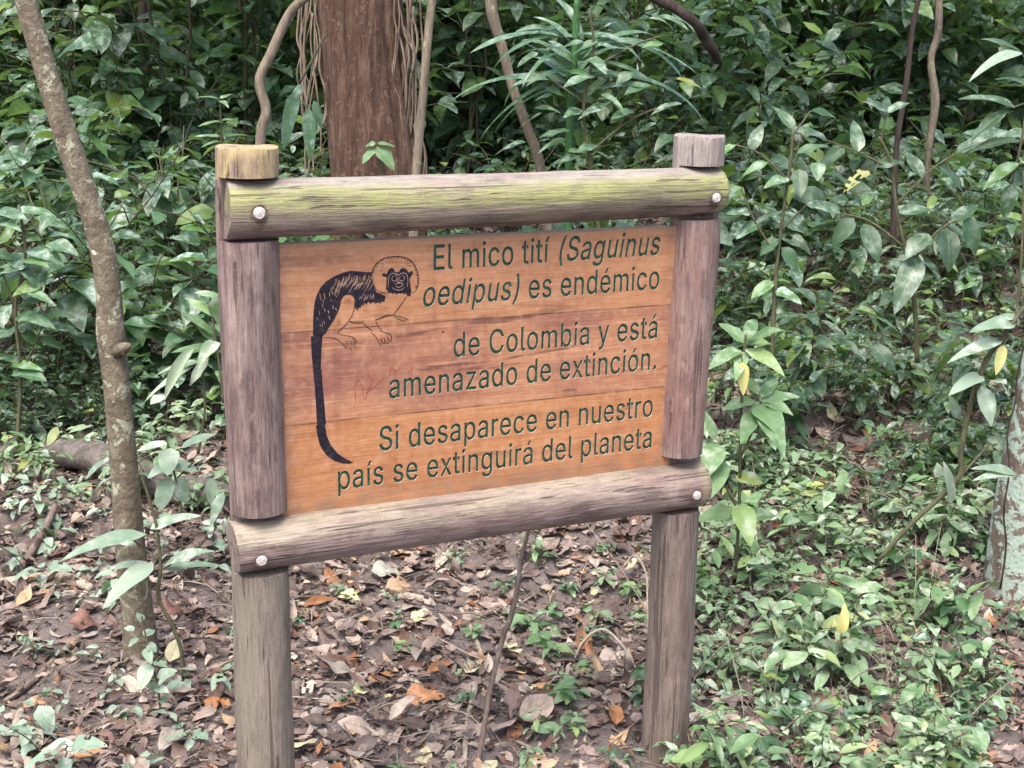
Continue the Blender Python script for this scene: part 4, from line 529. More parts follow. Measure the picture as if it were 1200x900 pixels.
MK = json.loads(r'''{"fill":{"body":[[-2584,12673],[-2712,12680],[-2831,12700],[-3038,12723],[-3215,12692],[-3392,12625],[-3539,12543],[-3651,12435],[-3729,12298],[-3777,12158],[-3804,11960],[-3822,11731],[-3824,11466],[-3628,11451],[-3569,11496],[-3509,11593],[-3449,11676],[-3374,11786],[-3313,11898],[-3268,12010],[-3242,12138],[-3191,12222],[-3117,12252],[-3028,12240],[-2978,12188],[-2955,12106],[-2948,11932],[-2921,11988],[-2906,11900],[-2867,11984],[-2837,11959],[-2819,12033],[-2783,12002],[-2752,12070],[-2717,12018],[-2671,12082],[-2633,12039],[-2566,12070],[-2521,12035],[-2470,12058],[-2415,12031],[-2385,12070],[-2339,12049],[-2318,12109],[-2302,12158],[-2408,12223],[-2490,12257],[-2529,12326],[-2564,12429],[-2591,12546]],"tail":[[-3871,11458],[-3631,11463],[-3663,11082],[-3677,10790],[-3661,10765],[-3645,10464],[-3584,9617],[-3770,9619],[-3809,10479],[-3837,10781],[-3859,11098]],"tailtip":[[-3797,9619],[-3608,9616],[-3571,9373],[-3495,9176],[-3344,8969],[-3173,8838],[-3011,8735],[-3105,8725],[-3243,8749],[-3414,8821],[-3583,8962],[-3709,9166],[-3770,9395]],"face":[[-2262,12667],[-2231,12714],[-2171,12740],[-2131,12715],[-2110,12653],[-2025,12643],[-1994,12699],[-1933,12728],[-1851,12686],[-1811,12619],[-1758,12657],[-1718,12632],[-1724,12585],[-1764,12541],[-1792,12472],[-1773,12354],[-1754,12236],[-1773,12143],[-1841,12138],[-1871,12208],[-1911,12181],[-1936,12217],[-1988,12197],[-2025,12220],[-2074,12185],[-2104,12228],[-2156,12207],[-2208,12240],[-2239,12218],[-2254,12260],[-2299,12312],[-2287,12442],[-2280,12552],[-2359,12574],[-2389,12616],[-2340,12642],[-2280,12616]]},"st":[[8,[-2584,12655],[-2562,12746],[-2487,12852],[-2351,12934],[-2170,12962],[-1988,12953],[-1836,12908],[-1719,12818],[-1642,12674],[-1598,12520],[-1606,12374],[-1649,12259],[-1730,12187]],[7,[-2581,12618],[-2558,12472],[-2528,12355],[-2487,12303],[-2399,12257],[-2317,12223]],[6,[-2599,12669],[-2550,12654]],[6,[-2594,12692],[-2540,12672]],[6,[-2588,12716],[-2526,12711]],[6,[-2583,12739],[-2544,12707]],[6,[-2572,12764],[-2525,12749]],[6,[-2552,12792],[-2481,12764]],[6,[-2533,12819],[-2469,12788]],[6,[-2513,12846],[-2458,12824]],[6,[-2488,12871],[-2436,12821]],[6,[-2453,12893],[-2408,12843]],[6,[-2418,12914],[-2371,12885]],[6,[-2383,12936],[-2337,12885]],[6,[-2343,12952],[-2318,12918]],[6,[-2296,12960],[-2256,12907]],[6,[-2250,12967],[-2220,12899]],[6,[-2202,12975],[-2179,12904]],[6,[-2155,12979],[-2149,12911]],[6,[-2108,12977],[-2106,12904]],[6,[-2060,12974],[-2049,12930]],[6,[-2013,12972],[-2035,12926]],[6,[-1969,12966],[-1966,12912]],[6,[-1929,12954],[-1944,12907]],[6,[-1889,12942],[-1914,12894]],[6,[-1850,12930],[-1885,12878]],[6,[-1814,12913],[-1845,12852]],[6,[-1784,12890],[-1815,12831]],[6,[-1753,12867],[-1782,12808]],[6,[-1723,12843],[-1762,12817]],[6,[-1697,12814],[-1732,12764]],[6,[-1676,12777],[-1713,12744]],[6,[-1656,12739],[-1703,12724]],[6,[-1636,12702],[-1681,12679]],[6,[-1620,12663],[-1686,12664]],[6,[-1608,12623],[-1655,12596]],[6,[-1597,12583],[-1673,12569]],[6,[-1586,12543],[-1651,12556]],[6,[-1580,12504],[-1649,12500]],[6,[-1582,12466],[-1630,12491]],[6,[-1585,12428],[-1641,12458]],[6,[-1587,12390],[-1639,12415]],[6,[-1593,12355],[-1637,12361]],[6,[-1604,12326],[-1661,12335]],[6,[-1616,12296],[-1678,12341]],[6,[-1627,12266],[-1677,12316]],[7,[-2376,12852],[-2352,12807]],[7,[-2306,12877],[-2276,12832]],[7,[-2231,12879],[-2222,12832]],[7,[-2155,12869],[-2149,12826]],[7,[-2080,12866],[-2086,12831]],[7,[-1958,12859],[-1982,12826]],[7,[-1881,12850],[-1912,12814]],[7,[-1820,12809],[-1866,12791]],[7,[-1759,12768],[-1811,12753]],[7,[-2397,12766],[-2361,12785]],[7,[-2413,12701],[-2364,12704]],[9,[-1865,12131],[-1927,12041],[-1988,11956],[-2080,11845],[-2142,11778]],[7,[-2148,11778],[-2019,11731],[-1926,11701],[-1834,11668]],[7,[-2148,11740],[-2050,11695],[-1973,11654],[-1889,11625]],[6,[-1889,11625],[-1871,11653],[-1834,11668]],[13,[-2142,11772],[-2233,11772],[-2310,11766],[-2392,11730],[-2453,11717],[-2529,11699]],[7,[-2523,11698],[-2490,11608],[-2441,11531],[-2387,11459]],[8,[-2448,11469],[-2326,11425],[-2219,11381],[-2182,11319],[-2179,11245],[-2210,11226]],[6,[-2488,11313],[-2449,11206],[-2412,11153],[-2403,11232],[-2418,11307]],[6,[-2403,11306],[-2363,11208],[-2327,11188],[-2333,11271],[-2351,11320]],[6,[-2342,11308],[-2290,11203],[-2259,11200],[-2265,11296],[-2289,11357]],[6,[-2250,11324],[-2225,11248],[-2198,11261]],[9,[-2780,11643],[-2690,11558],[-2636,11515],[-2587,11477]],[7,[-2624,11453],[-2539,11376],[-2494,11313],[-2434,11184]],[8,[-2967,12107],[-2965,11991],[-2987,11891],[-3033,11792],[-3084,11737]],[9,[-3072,11748],[-3123,11667],[-3198,11594],[-3273,11547],[-3318,11481]],[7,[-3318,11481],[-3200,11431],[-3051,11399],[-2962,11334],[-2915,11280],[-2957,11266]],[6,[-3202,11273],[-3152,11173],[-3131,11186],[-3148,11298],[-3178,11321]],[6,[-3112,11316],[-3078,11176],[-3024,11133],[-3047,11267]],[6,[-3052,11326],[-3000,11199],[-2958,11178],[-2975,11291],[-3007,11352]],[7,[-3093,11715],[-2959,11665],[-2780,11652]],[5,[-3064,11669],[-3045,11729]],[5,[-3034,11667],[-3016,11718]],[5,[-3004,11665],[-2986,11707]],[5,[-2974,11663],[-2956,11723]],[5,[-2944,11661],[-2926,11712]],[5,[-2914,11658],[-2896,11701]],[5,[-2885,11656],[-2866,11716]],[5,[-2855,11654],[-2836,11706]],[5,[-2825,11652],[-2806,11695]],[5,[-2795,11650],[-2776,11710]],[7,[-3629,11417],[-3497,11410],[-3393,11387],[-3305,11340],[-3238,11267],[-3173,11183]],[6,[-3162,12162],[-3151,12089]],[6,[-3118,12180],[-3104,12092]],[6,[-3074,12165],[-3051,12083]],[6,[-3315,11710],[-3291,11766]],[6,[-3281,11664],[-3262,11732]],[6,[-3302,11637],[-3316,11681]],[22,[-1063,11356],[-1041,11330]]],"pale":[[5.04,[-2253,12353],[-2247,12498],[-2223,12584],[-2165,12627],[-2095,12617],[-2031,12585],[-1973,12616],[-1903,12618],[-1847,12569],[-1829,12460],[-1847,12329]],[4.32,[-2134,12579],[-2171,12537],[-2159,12481],[-2104,12467],[-2061,12511],[-2080,12570],[-2116,12584]],[4.32,[-1982,12570],[-2013,12526],[-1994,12469],[-1939,12463],[-1903,12514],[-1927,12567],[-1964,12578]],[5.04,[-2037,12539],[-2055,12458],[-2031,12428],[-1994,12455]],[5.04,[-2116,12398],[-2055,12417],[-1976,12419],[-1939,12387],[-1988,12343],[-2049,12335],[-2101,12362]],[4.32,[-2165,12348],[-2126,12302],[-2034,12276],[-1942,12294],[-1902,12344]],[4.32,[-3498,11852],[-3471,11764]],[3.5999999999999996,[-3368,12396],[-3344,12332]],[3.5999999999999996,[-3603,11761],[-3583,11681]],[3.5999999999999996,[-3641,11726],[-3628,11636]],[2.88,[-3695,11962],[-3683,11865]],[2.88,[-3751,11845],[-3725,11778]],[4.32,[-3357,12000],[-3335,11938]],[3.5999999999999996,[-3351,12265],[-3335,12196]],[2.88,[-3678,12325],[-3662,12235]],[4.32,[-3512,11966],[-3495,11899]],[3.5999999999999996,[-3415,12049],[-3401,11975]],[2.88,[-3675,12240],[-3648,12170]],[3.5999999999999996,[-3586,12008],[-3569,11928]],[2.88,[-3682,11699],[-3669,11634]],[4.32,[-3415,12064],[-3398,11987]],[4.32,[-3429,12339],[-3405,12269]],[2.88,[-3629,12100],[-3615,12024]],[3.5999999999999996,[-3598,12318],[-3571,12240]],[2.88,[-3621,12189],[-3596,12108]],[3.5999999999999996,[-3454,12185],[-3440,12130]],[4.32,[-3582,12248],[-3565,12184]],[4.32,[-3480,12313],[-3469,12238]],[2.88,[-3345,12593],[-3370,12479],[-3418,12380],[-3478,12312]],[3.5999999999999996,[-3331,12541],[-3355,12477],[-3403,12422],[-3462,12385]],[2.88,[-3316,12597],[-3341,12507],[-3389,12431],[-3448,12378]],[4.32,[-3304,12523],[-3329,12382],[-3377,12256]],[3.5999999999999996,[-3281,12562],[-3306,12420],[-3354,12294]],[2.88,[-3264,12562],[-3289,12421],[-3338,12295]],[4.32,[-3238,12521],[-3264,12379],[-3312,12253]],[3.5999999999999996,[-3183,12612],[-3208,12542],[-3255,12482],[-3314,12441]],[3.5999999999999996,[-3184,12619],[-3209,12494],[-3257,12386],[-3317,12310]],[4.32,[-3169,12617],[-3193,12533],[-3241,12461],[-3300,12411]],[4.32,[-3125,12618],[-3149,12533],[-3197,12460],[-3257,12409]],[4.32,[-3102,12610],[-3126,12533],[-3174,12468],[-3234,12422]],[2.88,[-3078,12600],[-3102,12517],[-3150,12445],[-3209,12396]],[3.5999999999999996,[-3059,12672],[-3083,12572],[-3132,12486],[-3191,12427]],[4.32,[-3045,12651],[-3070,12572],[-3118,12504],[-3177,12457]],[4.32,[-3011,12608],[-3036,12525],[-3084,12453],[-3144,12403]],[2.88,[-3000,12597],[-3024,12508],[-3072,12432],[-3132,12379]],[3.5999999999999996,[-2958,12614],[-2983,12480],[-3031,12363],[-3091,12282]],[3.5999999999999996,[-2947,12626],[-2972,12556],[-3020,12497],[-3079,12456]],[4.32,[-2910,12628],[-2934,12516],[-2983,12420],[-3043,12353]],[4.32,[-2896,12631],[-2921,12526],[-2969,12435],[-3029,12372]],[4.32,[-2879,12590],[-2904,12510],[-2952,12441],[-3011,12393]],[2.88,[-2847,12612],[-2872,12498],[-2920,12399],[-2980,12331]],[2.88,[-2845,12616],[-2869,12509],[-2918,12418],[-2977,12354]],[2.88,[-2821,12606],[-2845,12500],[-2894,12408],[-2954,12343]],[2.88,[-2771,12581],[-2795,12511],[-2843,12452],[-2903,12411]],[4.32,[-2779,12582],[-2803,12487],[-2852,12406],[-2912,12349]],[4.32,[-2758,12620],[-2783,12533],[-2831,12459],[-2891,12407]],[3.5999999999999996,[-2734,12639],[-2759,12525],[-2807,12427],[-2867,12358]],[3.5999999999999996,[-2714,12622],[-2738,12544],[-2786,12476],[-2846,12430]],[2.88,[-2660,12597],[-2684,12497],[-2733,12411],[-2793,12350]],[4.32,[-2648,12627],[-2672,12547],[-2720,12478],[-2781,12431]],[2.88,[-2632,12604],[-2657,12471],[-2706,12355],[-2766,12274]],[3.5999999999999996,[-2607,12585],[-2631,12477],[-2680,12383],[-2740,12318]],[3.5999999999999996,[-2581,12634],[-2606,12547],[-2654,12472],[-2714,12421]],[3.5999999999999996,[-2541,12569],[-2566,12463],[-2614,12373],[-2674,12309]],[3.5999999999999996,[-2595,12190],[-2620,12119]],[3.5999999999999996,[-2727,12232],[-2751,12161]],[3.5999999999999996,[-2566,12201],[-2591,12130]],[3.5999999999999996,[-2744,12178],[-2769,12107]],[3.5999999999999996,[-2672,12218],[-2697,12147]],[3.5999999999999996,[-2548,12204],[-2573,12133]],[3.5999999999999996,[-2698,12192],[-2722,12121]],[3.5999999999999996,[-2727,12179],[-2751,12108]],[3.5999999999999996,[-2794,12209],[-2818,12138]],[3.5999999999999996,[-2619,12228],[-2644,12157]],[3.5999999999999996,[-2766,12266],[-2790,12195]],[3.5999999999999996,[-2558,12224],[-2582,12153]],[3.5999999999999996,[-2562,12241],[-2587,12170]],[3.5999999999999996,[-2834,12205],[-2859,12134]]],"graf":[[6,[-3157,10301],[-2986,10336],[-2899,10497],[-2831,10355],[-2757,10059],[-2694,10240],[-2581,10434],[-2668,10527],[-2691,10698]],[6,[-2986,10329],[-2960,10180],[-2961,9973]],[6,[-2222,10505],[-2187,10689],[-2089,10575]],[6,[-2746,10177],[-2572,10297],[-2362,10456]],[6,[-1834,10556],[-1728,10598],[-1771,10671]]]}''')
LINES = [  # text, x0, z0, x1, z1, italic from..to
    ("El mico tití (Saguinus", -.1261, 1.2640, .4085, 1.2702, (13, 99)),
    ("oedipus) es endémico", -.1482, 1.1898, .4108, 1.1935, (0, 8)),
    ("de Colombia y está", -.0799, 1.0777, .4126, 1.0817, None),
    ("amenazado de extinción.", -.2225, 1.0025, .4136, 1.0095, None),
    ("Si desaparece en nuestro", -.2437, .8917, .4108, .8995, None),
    ("país se extinguirá del planeta", -.3336, .8184, .4121, .8247, None)]
EM = .0515 / (max(p[3] for q in GLY['E'][1] for p in q) / 1000)
def line_splines(text, x0, z0, x1, z1, ital):
    pen = 0; out = []
    for k, ch in enumerate(text):
        if ch == ' ': pen += 215; continue
        adv, sp = GLY[ch]
        sh = .2 if ital and ital[0] <= k < ital[1] else 0
        for s in sp:
            a = np.array(s, float).reshape(-1, 3, 2); a[..., 0] += pen + sh * a[..., 1]; out.append(a)
        pen += adv + 24
    lo = min(a[:, 1, 0].min() for a in out); hi = max(a[:, 1, 0].max() for a in out)
    res = []
    for a in out:
        b = a.copy(); t = (a[..., 0] - lo) / (hi - lo)
        b[..., 0] = x0 + t * (x1 - x0); b[..., 1] = z0 + (z1 - z0) * t + a[..., 1] / 1000 * EM
        res.append(b)
    return res
def poly_of(a, res=5):
    """a closed bezier loop as a polyline"""
    out = []; n = len(a)
    for k in range(n):
        p0, p1 = a[k][1], a[k][2]; p2, p3 = a[(k + 1) % n][0], a[(k + 1) % n][1]
        ch = np.linalg.norm(p3 - p0); bow = np.linalg.norm(p1 - p0 - (p3 - p0) / 3) + np.linalg.norm(p2 - p3 - (p0 - p3) / 3)
        m = 1 if bow < .02 * ch + 1e-7 else res
        for t in np.arange(m) / m: out.append((1 - t) ** 3 * p0 + 3 * (1 - t) ** 2 * t * p1 + 3 * (1 - t) * t * t * p2 + t ** 3 * p3)
    out = np.array(out); keep = np.linalg.norm(out - np.roll(out, 1, 0), axis=1) > 2e-5
    return out[keep]
def area(L_): return .5 * np.sum(L_[:, 0] * np.roll(L_[:, 1], -1) - np.roll(L_[:, 0], -1) * L_[:, 1])
def normals(L_, sg):
    T0 = nrm(L_ - np.roll(L_, 1, 0)); T1 = nrm(np.roll(L_, -1, 0) - L_); T = nrm(T0 + T1)
    return np.stack([T[:, 1], -T[:, 0]], -1) * sg, np.clip(np.sum(T * T1, 1), .6, 1)[:, None]
def grow(loops, e):
    """push every loop outwards from the letter's body by e (holes shrink)"""
    sg = np.sign(sum(area(L_) for L_ in loops)); res = []
    for L_ in loops:
        N, c = normals(L_, sg); res.append(L_ + N * e / c)
    return res
def winding(P, loops):
    P = np.asarray(P); wn_ = np.zeros(len(P), int)
    for L_ in loops:
        bb = np.nonzero((P[:, 0] < L_[:, 0].max()) & (P[:, 1] > L_[:, 1].min()) & (P[:, 1] < L_[:, 1].max()))[0]
        if not len(bb): continue
        x, y = P[bb, 0][:, None], P[bb, 1][:, None]; x0, y0 = L_[:, 0][None], L_[:, 1][None]; x1, y1 = np.roll(L_[:, 0], -1)[None], np.roll(L_[:, 1], -1)[None]
        with np.errstate(divide='ignore', invalid='ignore'): xi = x0 + (y - y0) * (x1 - x0) / (y1 - y0)
        hit = ((y0 > y) != (y1 > y)) & (x < xi)
        wn_[bb] += np.sum(np.where(hit, np.where(y1 > y0, 1, -1), 0), 1)
    return wn_
from mathutils.geometry import delaunay_2d_cdt
def fill(loops, outer=None):
    vs = []; es = []
    for L_ in loops + ([outer] if outer is not None else []):
        k = len(vs); n = len(L_); vs += [Vector((float(p[0]) * 100, float(p[1]) * 100)) for p in L_]; es += [(k + i, k + (i + 1) % n) for i in range(n)]
    v, e, f, *_ = delaunay_2d_cdt(vs, es, [], 0, 1e-5)
    V = np.array([(p[0] / 100, p[1] / 100) for p in v]); F = np.array([list(t) for t in f if len(t) == 3])
    wn_ = winding(V[F].mean(1), loops)
    T = F[wn_ == 0] if outer is not None else F[wn_ != 0]
    d = np.cross(V[T[:, 1]] - V[T[:, 0]], V[T[:, 2]] - V[T[:, 0]]); T[d < 0] = T[d < 0][:, ::-1]
    return V, T
def rect(x0, x1, z0, z1):
    c = [(x0, z0), (x1, z0), (x1, z1), (x0, z1)]; out = []
    for k in range(4):
        p = np.array(c[k]); a = np.array(c[k - 1]); b = np.array(c[(k + 1) % 4])
        out.append([p + (a - p) / 3, p, p + (b - p) / 3])
    return np.array(out)

YF = -.0125     # front face of the board
bv, bp_, bm = [], [], []
nb = 0; TEXT = []
def addb(v3, f, mi):
    global nb
    bv.append(np.asarray(v3)); bp_.extend([[int(k) + nb for k in p] for p in f]); bm.extend([mi] * len(f)); nb += len(v3)
planks = [(1.1565, 1.331, LINES[0:2], 0), (.9669, 1.1560, LINES[2:4], 1), (.770, .9664, LINES[4:6], 2)]
for (z0, z1, lines, mi) in planks:
    glyphs = []
    for L_ in lines: glyphs += line_splines(*L_)
    loops = [poly_of(a) for a in glyphs]; loops = grow(loops, .0004); wide = grow(loops, .0005)
    outer = np.array([(-.452, z0), (.462, z0), (.462, z1), (-.452, z1)])
    V, T = fill(wide, outer); addb(np.stack([V[:, 0], np.full(len(V), YF), V[:, 1]], -1), T, mi)
    for A_, B_ in zip(wide, loops):     # sloped sides of the carving
        n = len(A_); j = np.arange(n); N_, _c = normals(A_, np.sign(sum(area(q_) for q_ in wide)))
        mid = (A_ + np.roll(A_, -1, 0)) / 2 + (N_ + np.roll(N_, -1, 0)) / 2 * .0003; j = j[winding(mid, wide) == 0]
        addb(np.concatenate([np.stack([A_[:, 0], np.full(n, YF), A_[:, 1]], -1), np.stack([B_[:, 0], np.full(n, YF + .0018), B_[:, 1]], -1)]), np.stack([j, (j + 1) % n, n + (j + 1) % n, n + j], -1), 3)
    for L_ in lines:
        V, T = fill(grow([poly_of(a) for a in line_splines(*L_)], .0006))
        TEXT.append((np.stack([V[:, 0], np.full(len(V), YF + .0017), V[:, 1]], -1).tolist(), T.tolist()))
    # the plank's edges and back
    y1 = YF + .026
    c = np.array([[x, y, z] for x in (-.452, .462) for y in (YF, y1) for z in (z0, z1)])
    addb(c, [[0, 1, 3, 2], [4, 6, 7, 5], [0, 4, 6, 2], [1, 3, 7, 5], [2, 6, 7, 3]], mi)
me = bpy.data.meshes.new('board'); me.from_pydata(np.concatenate(bv).tolist(), [], bp_)
for k in ('board_top', 'board_mid', 'board_low', 'groove'): me.materials.append(M[k])
me.polygons.foreach_set('material_index', np.array(bm, np.int32)); me.update()
BOARD = link('board', me, SIGN)
for v_, f_ in TEXT:
    me = bpy.data.meshes.new('lettering'); me.from_pydata(v_, [], f_); me.materials.append(M['paint_green']); me.update()
    link('lettering', me, BOARD)

def flat_fill(polys, y):
    vs, fs, n = [], [], 0
    for p in polys:
        pts = [Vector((a / 1e4, b / 1e4, 0)) for a, b in p]
        for t in tessellate_polygon([pts]): fs.append([k + n for k in t])
        vs += [(v.x, y, v.y) for v in pts]; n += len(pts)
    return vs, fs
def ribbons(strokes, y, taper=True):
    vs, fs, n = [], [], 0
    for st in strokes:
        w_ = st[0] / 1e4 / 2 * 1.9; P = resample(np.array(st[1:], float) / 1e4, max(2, (len(st) - 2) * 4 + 1)) if len(st) > 2 else None
        if P is None: continue
        T = nrm(np.gradient(P, axis=0)); Nn = np.stack([-T[:, 1], T[:, 0]], -1); k = len(P)
        wd = w_ * (.45 + .55 * np.sin(np.linspace(.15, np.pi - .15, k))) if taper else np.full(k, w_)
        a = P + Nn * wd[:, None]; b = P - Nn * wd[:, None]
        for q_ in range(k): vs += [(a[q_, 0], y, a[q_, 1]), (b[q_, 0], y, b[q_, 1])]
        for q_ in range(k - 1): fs.append([n + 2 * q_, n + 2 * q_ + 1, n + 2 * q_ + 3, n + 2 * q_ + 2])
        n += 2 * k
    return vs, fs
parts = [flat_fill(list(MK['fill'].values()), YF - .0006), ribbons(MK['st'], YF - .0007), ribbons(MK['pale'], YF - .0010)]
vs, fs, mi = [], [], []
for k, (a, b) in enumerate(parts):
    fs += [[q_ + len(vs) for q_ in f] for f in b]; vs += a; mi += [1 if k == 2 else 0] * len(b)
me = bpy.data.meshes.new('monkey_drawing'); me.from_pydata(vs, [], fs); me.materials.append(M['paint_black']); me.materials.append(M['fur_pale'])
me.polygons.foreach_set('material_index', np.array(mi, np.int32)); me.update()
tag(link('monkey_drawing', me, BOARD), 'black drawing of a crouching monkey with a long tail')
for grp in (MK['graf'][:2] + MK['graf'][3:4], MK['graf'][2:3], MK['graf'][4:]):
    a, b = ribbons(grp, YF - .0006)
    me = bpy.data.meshes.new('scratched_scribble'); me.from_pydata(a, [], b); me.materials.append(M['mark_red']); me.update(); link('scratched_scribble', me, BOARD)

# ------------------------------------------------------------------ trees
def pixel_path(spec, d0, n, noise=0.0):
    """spec rows: px, py, width px, extra distance"""
    pts = []; rad = []
    for row in spec:
        dd = d0 + (row[3] if len(row) > 3 else 0)
        p = at(row[0], row[1], dd); depth = float((p - CAM) @ FWD)
        pts.append(p); rad.append(row[2] / 2 * depth / FPX)
    return resample(pts, n), np.interp(np.linspace(0, 1, n), np.linspace(0, 1, len(rad)), rad)

def rooted(root_obj_loc, *objs): pass

def tree_thing(name, label, cat, base, group=None):
    return empty(name, tuple(base), label, cat, group)

def part_mesh(name, acc, mats, root, label=None):
    """link a mesh built in world coordinates under a root that stands at its base"""
    for k in range(len(acc.v)): acc.v[k] = acc.v[k] - np.array(root.location)
    o = link(name, acc.mesh(name, mats), root)
    if label: o['label'] = label
    return o

# slim leaning tree on the left
pts, rad = pixel_path([(172, 815, 60), (166, 770, 50), (161, 715, 44), (152, 640, 42), (145, 540, 39), (137, 450, 37), (130, 392, 40), (128, 350, 35), (120, 292, 34), (102, 232, 33), (78, 160, 33), (54, 85, 31), (31, 5, 30), (5, -90, 29), (-30, -220, 28), (-50, -420, 25)], 3.42, 70)
b = np.array([pts[0][0], pts[0][1], height(pts[0][0], pts[0][1])])
T1 = tree_thing('slim_tree', 'slim leaning grey brown tree trunk with pale lichen spots left of the sign', 'tree', b)
A = Acc(); tube(A, pts, rad * .84, 24, .07, 3); part_mesh('trunk', A, [M['bark_slim']], T1)
A = Acc(); q0 = at(137, 412, 3.40); tube(A, np.array([q0, at(147, 408, 3.37), at(152, 405, 3.35)]), [.02, .015, .006], 10, .1, 5); part_mesh('branch_stub', A, [M['bark_slim']], T1)
def lichen_spot(px, py, d, rpx, root, mat, name='lichen_patch'):
    A = Acc(); c = at(px, py, d); dep = float((c - CAM) @ FWD); r = rpx * dep / FPX; n = 18; an = np.linspace(0, 6.2832, n, endpoint=False)
    rr = r * (1 + .18 * np.sin(3 * an + px) + .1 * np.sin(5 * an + py)); f = -FWD
    rings = []
    for k, dz in ((1.0, -.004), (.9, .003), (.5, .0045), (.01, .005)):
        rings.append(c + (RIGHT * (rr * k * np.cos(an))[:, None] + DOWN * (rr * k * 1.3 * np.sin(an))[:, None]) + f * dz)
    for a, b in zip(rings[:-1], rings[1:]):
        j = np.arange(n); A.add(np.concatenate([a, b]), np.stack([j, (j + 1) % n, n + (j + 1) % n, n + j], -1))
    part_mesh(name, A, [mat], root)
M['lichen'] = plain('pale_green_lichen', (.38, .42, .32), .9, .2, n=.25, sc=150)
lichen_spot(113, 294, 3.394, 5.0, T1, M['lichen'])

# big fibrous trunk behind the sign
pts, rad = pixel_path([(452, 420, 150), (446, 330, 122), (444, 260, 108), (440, 195, 104), (430, 100, 98), (421, 0, 96), (408, -150, 94), (395, -400, 90)], 6.0, 50)
b = np.array([pts[0][0], pts[0][1], height(pts[0][0], pts[0][1])])
T2 = tree_thing('big_tree', 'thick red brown fibrous tree trunk standing behind the sign', 'tree', b)
A = Acc(); tube(A, pts, rad, 96, .035, 8, ridges=.05, nr=15); part_mesh('trunk', A, [M['bark_big']], T2)
r7 = np.random.default_rng(7)
for k in range(46):
    px0 = r7.choice([r7.uniform(352, 388), r7.uniform(388, 408), r7.uniform(462, 496)], p=[.22, .38, .4]); A = Acc()
    ln = r7.uniform(120, 300); y0 = r7.uniform(-80, 40); off = -.19 + .12 * abs(px0 - 436) / 50
    rows = [(px0 + r7.uniform(-4, 4) + 7 * (t - .5) * (1 if px0 > 430 else .4) + 5 * math.sin(6 * t + k), y0 + ln * t, r7.uniform(1.4, 3.6), off) for t in np.linspace(0, 1, 7)]
    p_, r_ = pixel_path(rows, 6.0, 22); tube(A, p_, r_, 5, .2, k); part_mesh('aerial_root', A, [M['fibre']], T2)

# other trunks and lianas of the background
def simple_tree(name, label, cat, spec, d0, mat, n=40, noise=.06, seed=1, sides=10, group=None, part='trunk'):
    pts, rad = pixel_path(spec, d0, n); b = pts[0]; z = float(height(b[0], b[1]))
    r = tree_thing(name, label, cat, (b[0], b[1], min(z, b[2])), group)
    A = Acc(); tube(A, pts, rad, sides, noise, seed); part_mesh(part, A, [mat], r); return r
simple_tree('liana', 'curved bare grey liana hanging beside the thick trunk', 'vine', [(300, 400, 12), (302, 300, 12), (305, 165, 12), (312, 130, 12), (304, 95, 12), (318, 62, 12), (336, 22, 11), (352, 2, 11), (385, -20, 10), (430, -60, 10)], 5.2, M['bark_vine'], seed=4)
simple_tree('pole_tree', 'thin pale straight stem just right of the thick trunk', 'tree', [(480, 380, 13), (484, 300, 12), (488, 200, 11), (496, 110, 10), (502, 40, 10), (508, -20, 10), (516, -160, 9)], 5.6, M['bark_vine'], seed=6)
simple_tree('twisted_sapling', 'thin brown leaning sapling stem above the middle of the top rail', 'tree', [(655, 330, 14), (640, 250, 13), (632, 190, 12), (618, 150, 12), (600, 100, 12), (590, 60, 12), (578, 20, 14), (574, -10, 15), (560, -120, 14)], 5.8, M['bark_vine'], seed=9)
simple_tree('fallen_bough', 'dark curved bough hanging at the top edge above the right post', 'branch', [(842, 72, 8, .3), (836, 60, 12, .15), (826, 44, 13, .1), (812, 25, 13), (790, 8, 13), (765, -5, 12), (700, -60, 11)], 6.2, M['bark_dark'], seed=12, part='limb')
for k, (spec, d0, m, lab) in enumerate([
    ([(1046, 300, 8), (1050, 180, 7), (1062, 100, 7), (1070, 30, 6), (1090, -60, 6)], 6.3, 'bark_dark', 'straight dark sapling stem in the right background'),
    ([(1082, 330, 12), (1087, 190, 8), (1096, 120, 10), (1091, 70, 8), (1100, 30, 9), (1100, -70, 7)], 7.6, 'bark_vine', 'knobbly brown trunk with peeling bark in the right background'),
    ([(545, 330, 34), (538, 160, 30), (540, 60, 27), (528, -80, 26)], 9.6, 'bark_dark', 'dark tree trunk deep in the shade right of the thick trunk'),
    ([(180, 330, 16), (176, 150, 13), (168, 40, 12), (170, -80, 11)], 8.8, 'bark_dark', 'slender dark trunk in the far left undergrowth'),
    ([(1010, 300, 40), (1020, 100, 36), (1024, -80, 34)], 10.5, 'bark_dark', 'dark broad trunk farthest back on the right')]):
    simple_tree('forest_tree', lab, 'tree', spec, d0, M[m], seed=20 + k, sides=14, noise=.09)

